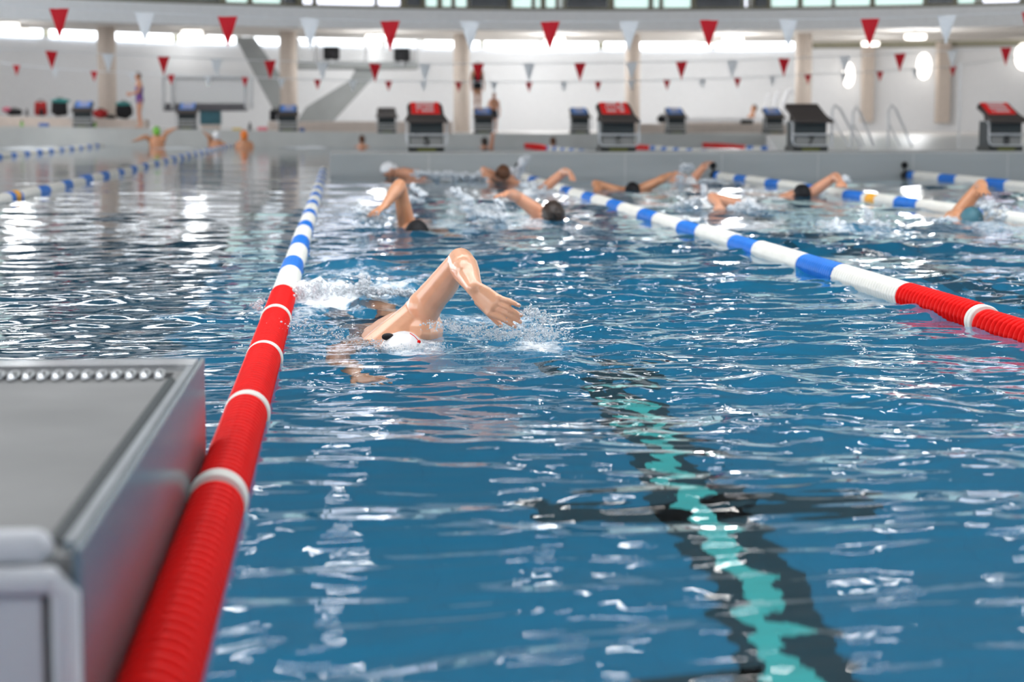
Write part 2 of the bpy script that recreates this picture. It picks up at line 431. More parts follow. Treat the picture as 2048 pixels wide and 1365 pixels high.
# bulkhead
bx0 = W(661, 352).x
bm = B(); box(bm, bx0, POOL_X1 - .01, YB, YB + 1.25, DEP, .296, .008)
bulk = obj('bulkhead', bm, M['bulk']); struct(bulk)
bm = B(); box(bm, bx0 + .02, POOL_X1 - .03, YB + .02, YB + 1.23, .297, .318); o = struct(obj('trim_1', bm, M['coping']))
for k in range(9):
    bm = B(); x = bx0 + 1.27 + 1.28 * k; box(bm, x, x + .008, YB - .003, YB, -.4, .29); o = obj('panel_joint', bm, M['fargrey'], bulk)
bm = B(); hexa(bm, [(6.0, YB + 1.26, -.5), (POOL_X1, YB + 1.26, -.5), (POOL_X1, FAR - .1, -.5), (12.45, FAR - .1, -.5)], [(6.0, YB + 1.26, .302), (POOL_X1, YB + 1.26, .302), (POOL_X1, FAR - .1, .302), (12.45, FAR - .1, .302)])
struct(obj('floor_stair_deck', bm, M['tile']))
# far end wall + deck (slightly higher at its left end)
def fz(X): return .335 + .185 * min(1.15, max(0, (2.2 - X) / 9.5))
def strip(bm, rows):
    prev = None
    for r in rows:
        vs = [bm.verts.new(p) for p in r]
        if prev:
            for j in range(len(vs) - 1): bm.faces.new((prev[j], prev[j + 1], vs[j + 1], vs[j]))
        prev = vs
bm = B(); xs = [-24 + 1.2 * k for k in range(31)] ; xs = [x for x in xs if x < POOL_X1] + [POOL_X1]
strip(bm, [((x, FAR, DEP), (x, FAR, fz(x)), (x, FAR + 26, fz(x))) for x in xs]); struct(obj('floor_far_deck', bm, M['tile']))
bm = B(); strip(bm, [((x, FAR - .03, -.6), (x, FAR - .03, fz(x) + .004), (x, FAR + .55, fz(x) + .004)) for x in xs]); struct(obj('wall_far_end', bm, M['fargrey']))
# lane lines on the pool floor
LANES = [-4.9, -1.62, 1.08, 3.58, 6.14, 9.9]
ti = 2
for k, x in enumerate(LANES):
    bm = B(); y0 = 3.7; y1 = 8.4 if k == 2 else (YB - 2 if x > 0 else FAR - 2)
    box(bm, x - .12, x + .13, y0, y1, DEP, DEP + .004); box(bm, x - .52, x + .52, 5.76, 5.96, DEP, DEP + .004)
    if k == 2: box(bm, x - .42, x - .05, 3.95, 4.55, DEP, DEP + .004)
    o = struct(obj('trim_%d' % ti, bm, M['linedark' if k == 2 else 'linefar'])); ti += 1
    if k in (1, 2):
        bm = B(); box(bm, x - .042, x + .042, y0, 7.7 if k == 2 else 6.6, DEP + .004, DEP + .008); o = struct(obj('trim_%d' % ti, bm, M['lineteal'])); ti += 1

# ------------------------------------------------------------------ hall: ring wall, columns, soffit, gallery, ceiling
TS = [(-.30 + .9 * k / 90) for k in range(91)]
def ring_strip(name, specs, m, smooth=True):
    bm = B(); strip(bm, [[arc_pt(t, c[0], c[1], z) for (c, z) in specs] for t in TS]); return struct(obj(name, bm, m, smooth=False))
WZ0, WZ1 = 3.42, 3.66
ring_strip('wall_back', [(WALL, -.1), (WALL, WZ0)], M['wall'])
ring_strip('ceiling_soffit', [((FASC[0], FASC[1]), 3.49), ((WALL[0], WALL[1]), WZ1)], M['soffit'])
ring_strip('wall_fascia', [(FASC, 3.49), (FASC, 4.10), ((FASC[0], FASC[1] + .25), 4.12)], M['fascia'])
ring_strip('wall_upper', [((FASC[0], FASC[1] + .2), 6.6), ((FASC[0], FASC[1] + .2), 9.0)], M['fascia'])
ring_strip('wall_clerestory_head', [((WALL[0], WALL[1] + .06), WZ0 - .1), ((WALL[0], WALL[1] + .06), WZ1 + .3)], M['olive'])
wi = 1
def arc_panel(bm, p0, p1, circ, z0, z1, dr, th=.03, n=6):
    t0, t1 = az(p0), az(p1)
    c, R = circ
    strip(bm, [[arc_pt(t0 + (t1 - t0) * k / n, c, R - dr, z0), arc_pt(t0 + (t1 - t0) * k / n, c, R - dr, z1),
                arc_pt(t0 + (t1 - t0) * k / n, c, R - dr + th, z1), arc_pt(t0 + (t1 - t0) * k / n, c, R - dr + th, z0)] for k in range(n + 1)])
CL = [(-300, -10), (-2, 87), (101, 218), (226, 347), (359, 473), (486, 566), (596, 760), (772, 842), (849, 912), (930, 959), (969, 1195), (1208, 1268), (1279, 1420), (1432, 1588)]
for a, b in CL:
    bm = B(); arc_panel(bm, a, b, WALL, WZ0, WZ1, .05, .04); struct(obj('window_%d' % wi, bm, M['clerestory'])); wi += 1
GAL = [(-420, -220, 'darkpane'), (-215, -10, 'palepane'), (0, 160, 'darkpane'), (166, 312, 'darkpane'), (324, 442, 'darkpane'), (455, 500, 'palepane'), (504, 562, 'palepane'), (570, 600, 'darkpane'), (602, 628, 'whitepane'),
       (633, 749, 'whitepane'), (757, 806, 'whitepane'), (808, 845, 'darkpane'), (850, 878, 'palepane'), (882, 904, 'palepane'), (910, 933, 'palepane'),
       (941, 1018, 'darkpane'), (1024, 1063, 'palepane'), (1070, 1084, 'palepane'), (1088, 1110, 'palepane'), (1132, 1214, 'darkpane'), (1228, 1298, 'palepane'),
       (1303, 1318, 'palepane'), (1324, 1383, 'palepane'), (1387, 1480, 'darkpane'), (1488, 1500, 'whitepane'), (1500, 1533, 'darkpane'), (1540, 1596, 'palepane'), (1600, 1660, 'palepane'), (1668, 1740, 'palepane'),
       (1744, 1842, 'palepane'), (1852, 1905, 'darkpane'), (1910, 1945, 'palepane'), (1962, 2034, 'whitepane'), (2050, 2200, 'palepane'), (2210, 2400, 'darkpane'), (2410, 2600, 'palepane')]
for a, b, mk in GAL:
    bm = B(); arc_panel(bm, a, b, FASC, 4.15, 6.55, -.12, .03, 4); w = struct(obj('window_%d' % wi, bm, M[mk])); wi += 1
    bm = B(); 
    for q in (a - 4, b + 4):
        arc_panel(bm, q - 3.5, q + 3.5, FASC, 4.12, 6.6, -.02, .12, 1)
    obj('window_frame', bm, M['olive'], w)
ring_strip('trim_%d' % ti, [((FASC[0], FASC[1] + .01), 4.10), ((FASC[0], FASC[1] + .01), 4.19), ((FASC[0], FASC[1] + .2), 4.20)], M['olive']); ti += 1
ring_strip('trim_%d' % ti, [((FASC[0], FASC[1] + .01), 6.52), ((FASC[0], FASC[1] + .01), 6.66), ((FASC[0], FASC[1] + .2), 6.66)], M['olive']); ti += 1
ring_strip('wall_gallery', [((FASC[0], FASC[1] + 2.2), 4.12), ((FASC[0], FASC[1] + 2.2), 6.7)], M['wall'])
# columns
for k, (px, w) in enumerate(((214, 36), (577, 34), (923, 32), (1265, 30), (1607, 33), (-190, 36), (2230, 34))):
    p = arc_pt(az(px), COLR[0], COLR[1], 0); r = w / 2 / F * p.y
    bm = B(); tube(bm, [(p.x, p.y, .2), (p.x, p.y, 3.62)], r, seg=28, cap=False)
    o = struct(obj('column', bm, M['column'], smooth=True))
for px, w, b in ((1735, 22, 244), (1886, 26, 246)):
    t = az(px); p = arc_pt(t, WALL[0], WALL[1] - .25, 0); r = w / 2 / F * p.y
    bm = B(); box(bm, p.x - r, p.x + r, p.y - .2, p.y + .2, P(px, b, p.y).z, 3.6, .02); struct(obj('column', bm, M['column']))
# ceiling over the pools with its lamp panels
bm = B()                                  # two unseen skylight openings, added to light the near pool and left-pool reflections
box(bm, -24, 40, 14.5, 42, 9.0, 9.3); box(bm, -24, 40, 49, 66, 9.0, 9.3); box(bm, -24, -20, 42, 49, 9.0, 9.3); box(bm, -3.0, 40, 42, 49, 9.0, 9.3); box(bm, -24, 40, -8, 5.0, 9.0, 9.3); box(bm, -24, -9, 5.0, 14.5, 9.0, 9.3); box(bm, 17, 40, 5.0, 14.5, 9.0, 9.3)
for k in range(4): box(bm, -9, 17, 6.8 + 1.9 * k, 7.0 + 1.9 * k, 9.0, 9.3)
struct(obj('ceiling', bm, M['ceiling']))
pl = 0
for r_ in range(7):
    for c_ in range(7):
        x = -16 + 6.8 * c_ + (2.4 if r_ % 2 else 0); y = 17.5 + 6.0 * r_
        if 41.5 < y < 49.5 and x < -2: continue
        bm = B(); box(bm, x - .38, x + .38, y - .13, y + .13, 8.95, 9.0)
        if pl == 0:
            first = obj('ceiling_lamp', bm, M['panel']); tag(first, 'rectangular lamp panel on the hall ceiling', 'ceiling lamp', 'ceiling lamp panels'); me0 = first.data; x00, y00 = x, y
        else:
            bm.free(); o = first.copy(); COL.objects.link(o); o.location = (x - x00, y - y00, 0)
        pl += 1
# glazed sides: sill wall, posts and head rail, daylight between
def glazed(name, along, at, a0, a1, sill=1.1):
    bm = B()
    n = int((a1 - a0) / 4)
    def bx(u0, u1, z0, z1):
        if along == 'y': box(bm, at - .15, at + .15, u0, u1, z0, z1)
        else: box(bm, u0, u1, at - .15, at + .15, z0, z1)
    bx(a0, a1, .2, sill); bx(a0, a1, 8.0, 9.0)
    for k in range(n + 1):
        u = a0 + (a1 - a0) * k / n; bx(u - .14, u + .14, sill, 8.0)
    struct(obj(name, bm, M['fascia']))
glazed('wall_left', 'y', -23.8, -7.8, 60); glazed('wall_right', 'y', 39.8, -7.8, 62, 5.0); glazed('wall_rear', 'x', -7.8, -23.8, 39.8, 6.0)  # unseen right and rear sills raised high to block light from those sides

# soffit lamps: drum shaped, two rows
SOFF = [(18, 50, 58, 40), (40, 62, 60.5, 36), (384, 65, 62.5, 42), (396, 77, 69.5, 36), (752, 74, 64.5, 42), (746, 87, 71.5, 36), (1110, 79, 66, 40), (1080, 92, 73, 36), (1466, 78, 65.5, 42), (1411, 90, 72, 34), (1831, 73, 61.5, 44), (1741, 87, 69, 36)]
SOFF_L = ['small bright drum lamp under the soffit at the top left corner', 'drum lamp under the soffit above the bags on the left bench', 'front drum lamp left of the sloped concrete strut', 'rear drum lamp left of the sloped concrete strut',
          'front drum lamp above the glazed tower platform', 'rear drum lamp close above the glazed tower platform', 'front drum lamp above the person in black swimsuit, near a red pennant', 'rear drum lamp just behind the lamp near the middle column',
          'front drum lamp above the whirlpool', 'rear drum lamp above the whirlpool', 'front drum lamp above the oval wall lamps', 'rear drum lamp above the narrow wall column']
def sofz(p):
    t = p.x / p.y; a = arc_pt(t, FASC[0], FASC[1], 0).y; b = arc_pt(t, WALL[0], WALL[1], 0).y
    return 3.49 + (WZ1 - 3.49) * min(1, max(0, (p.y - a) / (b - a))) - .012
for (px, py, Y, w), lb in zip(SOFF, SOFF_L):
    p = P(px, py, Y); r = w / 2 / F * Y
    t = thing('soffit_lamp', p, lb, 'ceiling lamp', 'drum lamps under the soffit')
    bm = B(); tube(bm, [(p.x, p.y, p.z - .08), (p.x, p.y, p.z + .06)], [r * .97, r * .97], seg=24, cap=False); obj('diffuser', bm, M['lamp'], t, True)
    bm = B(); tube(bm, [(p.x, p.y, p.z + .055), (p.x, p.y, p.z + .11), (p.x, p.y, p.z + .11), (p.x, p.y, sofz(p))], [r, r, .03, .03], seg=24, cap=False); obj('lamp_body', bm, M['lampring'], t, True)
    ld = bpy.data.lights.new('lamp_light', 'POINT'); ld.energy = (24 if px < 700 else (95 if px < 1000 else 140)) * (1.0 if Y < 67 and px not in (396, 1741) else .45); ld.color = (.96, .985, 1); ld.shadow_soft_size = .3
    lo = bpy.data.objects.new('lamp_light', ld); COL.objects.link(lo); lo.location = (p.x, p.y - .02, p.z - .42); setpar(lo, t)
# oval wall lamps
OV = [(1697, 150, 12, 25, 'oval glowing wall lamp left of the narrow column, smallest of three'), (1848, 132, 15, 27, 'oval glowing wall lamp between the two narrow wall columns'), (2046, 113, 17, 27, 'oval glowing wall lamp cut off at the right edge')]
for px, py, a, h, lb in OV:
    p = arc_pt(az(px, py), WALL[0], WALL[1] - .7, 0); p = P(px, py, p.y)
    t = thing('wall_lamp', p, lb, 'wall lamp', 'oval wall lamps')
    k = p.y / F
    bm = B(); ell(bm, p, (V((a * k, 0, 0)), V((0, .12, 0)), V((0, 0, h * k)))); obj('lamp_shade', bm, M['lamp'], t, True)
    bm = B(); box(bm, p.x - .06, p.x + .06, p.y + .05, p.y + .85, p.z - .1, p.z + .1, .01); obj('bracket', bm, M['lampring'], t)

# ------------------------------------------------------------------ lane ropes
def float_mesh(length, m, seg, r=.058, pitch=.042, ribs=True, ridge=.011, detail=5):
    n = max(2, int(round(length / pitch))); p = length / n
    bm = B(); rings = []
    prof = [(.62 * (1 - math.cos(PI * j / 6)) / 2, 1 - math.sin(PI * j / 6)) for j in range(7)] + [(.8, 1)] if detail > 3 else ((0.0, 1), (.3, 0), (.7, 0))
    ys = [(p * (i + f), d) for i in range(n) for f, d in prof] + [(length, 1)]
    for y, d in ys:
        ring = []
        for j in range(seg):
            a = 2 * PI * j / seg
            dd = d * ridge * (.45 if ribs and j % 5 == 0 else 1.0)
            ring.append(bm.verts.new(((r - dd) * math.cos(a), y, (r - dd) * math.sin(a))))
        rings.append(ring)
    for i in range(len(rings) - 1):
        for j in range(seg): bm.faces.new((rings[i][j], rings[i][(j + 1) % seg], rings[i + 1][(j + 1) % seg], rings[i + 1][j]))
    bm.faces.new(rings[0][::-1]); bm.faces.new(rings[-1])
    bmesh.ops.recalc_face_normals(bm, faces=bm.faces)
    me = bpy.data.meshes.new('float'); bm.to_mesh(me); bm.free(); me.materials.append(m)
    for q in me.polygons: q.use_smooth = True
    return me
FM = {}
def fmesh(length, mk, seg, **kw):
    k = (round(length, 3), mk, seg, tuple(kw.items()))
    if k not in FM: FM[k] = float_mesh(length, M[mk], seg, **kw)
    return FM[k]
def rope(x, y0, y1, bands, label, seg=40, z=.012, wig=.008, anchor=None, detail=5, sc=1.0):
    t = thing('lane_rope', (x, y0, z), label, 'lane rope')
    bm = B(); tube(bm, [(x, y0, z), (x, y1, z)], .006, seg=8, cap=False); obj('cable', bm, M['steel'], t)
    for (a, b, mk) in bands:
        if mk == 'ring': me = fmesh(b - a, 'white', seg, r=.0625, pitch=(b - a) / 1.0, ribs=False, ridge=.006)
        else: me = fmesh(b - a - .004, mk, seg, detail=detail, ridge={'red': .021, 'white': .007, 'blue': .012, 'orange': .01}[mk], pitch=.048 if mk == 'red' else .042)
        o = bpy.data.objects.new({'ring': 'ring_float', 'red': 'red_float', 'white': 'white_float', 'blue': 'blue_float', 'orange': 'orange_float'}[mk], me); COL.objects.link(o)
        o.location = (x + random.uniform(-wig, wig) * .5, a, z + random.uniform(-wig, wig)); o.scale = (sc, 1, sc); setpar(o, t)
    if anchor:
        bm = B(); tube(bm, [(x, y1 - .03, z), (x, y1 + .18, z)], [.07, .045], seg=16); ball(bm, (x, y1 + .17, z + .13), .045); tube(bm, [(x, y1 + .17, z), (x, y1 + .17, z + .13)], .012, seg=8)
        obj('anchor', bm, M['black'], t, True)
    return t
def top_y(px, py): return W(px, py, .07).y
ry = [top_y(420, 950), top_y(482, 783), top_y(516, 682), top_y(548, 609)]
yw = top_y(570, 566)
def bands_for(start_red, rings, yw, yend):
    out = []; a = start_red
    for r in rings:
        out.append((a, r, 'red')); out.append((r, r + .075, 'ring')); a = r + .075
    out.append((a, yw, 'red')); a = yw
    k = 0
    while a < yend - .2:
        L_ = 1.08 if k % 2 == 0 else .70
        b = min(a + L_, yend); out.append((a, b, 'white' if k % 2 == 0 else 'blue')); a = b; k += 1
    return out
rope(ROPE_X[0], 1.5, YB + 3.2, bands_for(1.5, ry, yw, YB + 3.0), 'long lane rope beside the grey steel platform, red in front, blue and white beyond', seg=40, sc=.92, wig=.004)
rope(ROPE_X[1], 4.0, YB - .2, bands_for(5.0, [top_y(1935, 613)], top_y(1760, 568), YB - .3), 'lane rope with red end at the right edge, right of the nearest swimmer', seg=40, anchor=True)
b3 = bands_for(5.0, [7.1], 8.2, YB - .3)
b3 = [q for q in b3 if q[0] > 9]; oy = W(1755, 392, .05).y
b3 = [(a, b, mk) for a, b, mk in b3 if not (a < oy < b)] + [x for a, b, mk in b3 if a < oy < b for x in ((a, oy, mk), (oy, oy + .32, 'orange'), (oy + .32, max(b, oy + .4), mk))]
rope(ROPE_X[2], 8.0, YB - .2, b3, 'blue and white lane rope with one orange float, between starting blocks six and seven', seg=24, anchor=True)
b4 = [q for q in bands_for(5.0, [7.1], 8.2, YB - .3) if q[0] > 15]
rope(ROPE_X[3], 14.0, YB - .2, b4, 'blue and white lane rope at the far right, attached below starting block eight', seg=24, anchor=True)
def wb(a, b, red_from=None, L1=1.08, L2=.7):
    out = []; k = 0
    while a < b - .2:
        e = min(a + (L1 if k % 2 == 0 else L2), b); mk = 'white' if k % 2 == 0 else 'blue'
        out.append((a, e, mk)); a = e; k += 1
    return out
bA = wb(8.6, 57.5); oy = W(57, 388, .05).y
bA = [q for q in bA if not (q[0] < oy < q[1])] + [x for a, b, mk in bA if a < oy < b for x in ((a, oy, mk), (oy, oy + .28, 'orange'), (oy + .28, max(b, oy + .36), mk))]
rope(-3.05, 8.5, FAR - .3, bA, 'blue and white lane rope in the calm left pool with one orange float', seg=20, detail=3)
rope(-6.7, 24.0, FAR - .3, wb(24.2, 57.5), 'farthest left blue and white lane rope, in front of the bags on the bench', seg=16, detail=3)
for x, lb, a, b in ((5.25, 'red floats of the lane rope behind the bulkhead, left of starting block six', 50.5, 56.5), (7.95, 'red floats of the lane rope behind the bulkhead, right of starting block six', 51, 56.5), (10.45, 'red floats of the lane rope behind the bulkhead, left of starting block seven', 51, 56.5)):
    rope(x, YB + 1.4, FAR - .3, [(a + 1.5 * k, a + 1.5 * k + 1.48, 'red') for k in range(4) if a + 1.5 * k + 1.4 < 57.6] + wb(40, a - .1), lb, seg=16, z=.03, detail=3)

# ------------------------------------------------------------------ pennant lines
def flag_me(w, h, m):
    bm = B()
    n = 5; f = []
    for s in (-.004, .004):
        g = [[bm.verts.new((w * (u / n - .5) * (1 - v / 6), s + .012 * math.sin(v * .9 + u) * v / 6, -h * v / 6)) for u in range(n + 1)] for v in range(6)]
        tip = bm.verts.new((0, s, -h))
        for v in range(5):
            for u in range(n): bm.faces.new((g[v][u], g[v][u + 1], g[v + 1][u + 1], g[v + 1][u]))
        for u in range(n): bm.faces.new((g[5][u], g[5][u + 1], tip))
        f.append((g, tip))
    bmesh.ops.recalc_face_normals(bm, faces=bm.faces)
    me = bpy.data.meshes.new('pennant'); bm.to_mesh(me); bm.free(); me.materials.append(m); return me
def flag_line(Y, reds, whites, wpx, hpx, label):
    pts = sorted([(a, b, 'r') for a, b in reds] + [(a, b, 'w') for a, b in whites])
    w, h = wpx / F * Y, hpx / F * Y
    mr, mw = flag_me(w, h, M['flagred']), flag_me(w, h, M['flagwhite'])
    ps = [P(a, b, Y) for a, b, c in pts]
    first, last = ps[0], ps[-1]
    ext = [first + (first - ps[1]) * 4 + V((0, 0, .25)), *ps, last + (last - ps[-2]) * 4 + V((0, 0, .3))]
    t = thing('pennant_line', ps[len(ps) // 2], label, 'pennant line')
    bm = B(); tube(bm, ext, .0045 * Y / 20, seg=6, cap=False); obj('string', bm, M['flagwhite'], t, True)
    for p, (a, b, c) in zip(ps, pts):
        o = bpy.data.objects.new('pennant', mr if c == 'r' else mw); COL.objects.link(o); o.location = p; o.rotation_euler = (0, 0, random.uniform(-.15, .15)); setpar(o, t)
flag_line(20.8, [(118, 17), (455, 33), (780, 42), (1100, 43), (1418, 40), (1740, 37), (2062, 24)], [(-60, 5), (289, 25), (620, 37), (940, 43), (1258, 43), (1577, 39), (1893, 31)], 39, 60, 'front string of large red and white pennants across the top')
flag_line(32.0, [(103, 102), (327, 113), (540, 121), (750, 127), (956, 127), (1160, 126), (1363, 123), (1568, 117), (1800, 107), (2012, 95)], [(-10, 96), (216, 108), (433, 118), (645, 125), (850, 128), (1058, 127), (1263, 125), (1465, 121), (1690, 112), (1905, 101)], 24, 37, 'middle string of red and white pennants above the bulkhead')
flag_line(47.0, [(33, 130), (188, 142), (342, 149), (490, 154), (635, 159), (777, 162), (917, 164), (1058, 164), (1196, 163), (1334, 160), (1475, 156), (1616, 149), (1760, 143), (1906, 133)],
          [(110, 137), (265, 146), (416, 152), (563, 157), (706, 161), (847, 163), (988, 164), (1128, 164), (1263, 162), (1405, 158), (1545, 153), (1688, 146), (1830, 138)], 14.5, 21, 'farthest string of small red and white pennants before the far wall')

# ------------------------------------------------------------------ starting blocks
def letter_rows(bm, x0, x1, fn, rows, seed, h=.3, gap=.18):
    r = random.Random(seed)
    for k in range(rows):
        v0 = (k + .18) / rows; v1 = (k + .82) / rows; u = 0.02 + r.uniform(0, .05)
        while u < .93:
            w_ = r.uniform(.045, .075)
            if r.random() < .88:
                a, b = x0 + (x1 - x0) * u, x0 + (x1 - x0) * min(u + w_, .98)
                q = [fn(a, v0), fn(b, v0), fn(b, v1), fn(a, v1)]
                prism(bm, q, (0, -.003, .003))
            u += w_ + .022
def numeral(ch, size, loc, m, parent, yaw=0):
    c = bpy.data.curves.new('numeral', 'FONT'); c.body = ch; c.size = size; c.align_x = 'CENTER'; c.align_y = 'CENTER'; c.extrude = .004
    c.offset = .006
    o = bpy.data.objects.new('t', c); COL.objects.link(o)
    dg = bpy.context.evaluated_depsgraph_get(); dg.update()
    me = bpy.data.meshes.new_from_object(o.evaluated_get(dg)); bpy.data.objects.remove(o)
    me.transform(Matrix.Translation(loc) @ Matrix.Rotation(PI / 2, 4, 'X')); me.materials.clear()
    n = link_mesh('numeral', me, m, parent); return n
def make_block(num, label, group, cover='coverred'):
    t = thing('starting_block', (0, 0, 0), label, 'starting block', group)
    bm = B(); box(bm, -.215, .215, -.02, .46, .0, .40, .01); obj('pedestal', bm, M['blockbody'], t)
    bm = B(); box(bm, -.23, .23, -.05, .5, 0, .065, .004); ba = obj('base', bm, M['blockbase'], t)
    bm = B(); box(bm, -.12, .12, -.056, -.05, .012, .05); obj('sticker', bm, M['sticker'], ba)
    bm = B(); box(bm, -.205, .205, -.045, -.02, .085, .205, .004); npl = obj('number_plate', bm, M['blockplate'], t)
    bm = B(); box(bm, -.21, .21, -.035, -.02, .245, .385, .004); obj('front_panel', bm, M['blockbody'], t)
    # sloping top: low front lip, raised rear, flared wings
    bm = B()
    hexa(bm, [(-.245, -.16, .375), (.275, -.16, .375), (.235, .12, .455), (-.235, .12, .455)], [(-.245, -.16, .405), (.275, -.16, .405), (.235, .12, .49), (-.235, .12, .49)])
    hexa(bm, [(-.235, .115, .45), (.235, .115, .45), (.235, .52, .565), (-.235, .52, .565)], [(-.235, .115, .49), (.235, .115, .49), (.235, .52, .615), (-.235, .52, .615)])
    hexa(bm, [(.23, .0, .39), (.285, .0, .39), (.24, .2, .46), (.23, .2, .46)], [(.23, .0, .42), (.285, .0, .415), (.24, .2, .49), (.23, .2, .49)])
    hexa(bm, [(-.285, .0, .39), (-.23, .0, .39), (-.23, .2, .46), (-.24, .2, .46)], [(-.285, .0, .415), (-.23, .0, .42), (-.23, .2, .49), (-.24, .2, .49)])
    bmesh.ops.bevel(bm, geom=list(bm.edges), offset=.006, segments=1, affect='EDGES')
    obj('platform', bm, M['blockdark'], t)
    bm = B(); hexa(bm, [(-.22, .46, .58), (.22, .46, .58), (.22, .52, .58), (-.22, .52, .58)], [(-.215, .5, .635), (.215, .5, .635), (.215, .53, .635), (-.215, .53, .635)]); obj('kick_plate', bm, M['blockdark'], t)
    bm = B()
    for sx in (-1, 1):
        tube(bm, [(sx * .262, .1, .42), (sx * .262, -.10, .37), (sx * .262, -.11, .16), (sx * .25, -.115, .10), (sx * .21, -.11, .078), (0, -.11, .078)], .012, seg=8)
        tube(bm, [(sx * .262, -.11, .225), (0, -.11, .225)], .014, seg=8)
    obj('hand_rail', bm, M['rail'], t, True)
    if num: numeral(num, .17, V((.0, -.052, .145)), M['numblack'], npl)
    if cover: add_cover(t, cover, ord(num or 'a'))
    return t
def add_cover(t, cover, seed):
    L0 = t.location.copy()
    y0, z0, y1, z1 = .16, .508, .53, .645
    def fn(x, v): return V((x, y0 + (y1 - y0) * v, z0 + (z1 - z0) * v + .006))
    bm = B(); prism(bm, [fn(-.19, 0), fn(.185, 0), fn(.185, 1), fn(-.19, 1)], (0, -.0, -.012))
    prism(bm, [V((-.19, .125, .50)), V((.185, .125, .50)), fn(.185, 0), fn(-.19, 0)], (0, .0, -.01))
    c = obj('cover', bm, M[cover])
    c.parent = t
    for k in range(3):
        bm = B(); letter_rows(bm, -.125, .13, lambda x, v: fn(x, (k + v) / 3), 1, seed * 7 + k); obj('text_line', bm, M['letter'], c)
    return c
def near_block(px, num, label, cover):
    Yb = YB + .22
    b = make_block(num, label, 'starting blocks on the bulkhead', cover)
    p = P(px, 300, Yb); b.location = (p.x, Yb, .318); return b
near_block(853, '5', 'starting block with red cover numbered five, standing leftmost on the bulkhead', 'coverred')
near_block(1236, '6', 'starting block with red cover numbered six, in the middle of the bulkhead', 'coverred')
near_block(1620, '7', 'large bare dark starting block without cover, left of the stair handrails', None)
near_block(2010, '8', 'starting block with red cover numbered eight, cut by the right edge', 'coverred')
FB = [(165, 255, 'small starting block with blue cover between the red bags on the left'), (374, 259, 'small starting block with blue cover in front of the low glazed diving platform'), (576, 263, 'small starting block with blue cover at the foot of the second column'),
      (774, 268, 'small bare brown starting block without cover, left of block five'), (968, 268, 'small starting block with blue cover under the person in black swimsuit'), (1161, 269, 'small starting block with blue cover just left of block six'),
      (1353, 269, 'small starting block with blue cover right of block six, beside a black bag'), (1549, 268, 'small starting block with blue cover in front of the whirlpool, left of block seven')]
proto = None
FBPOS = []
for px, py, lb in FB:
    Yb = FAR + .35; p = P(px, py, Yb); loc = V((p.x, Yb, fz(p.x) + .004)); FBPOS.append(loc)
    if proto is None:
        proto = make_block(None, lb, 'small starting blocks at the far end', None); proto.location = loc; proto.scale = (1.16,) * 3; b = proto
    else:
        b = copy_tree(proto, loc, lb); 
for o in [x for x in bpy.data.objects if x.get('group') == 'small starting blocks at the far end']:
    if 'bare brown' not in o['label']: add_cover(o, 'coverblue', int(o.location.x * 10) & 63)

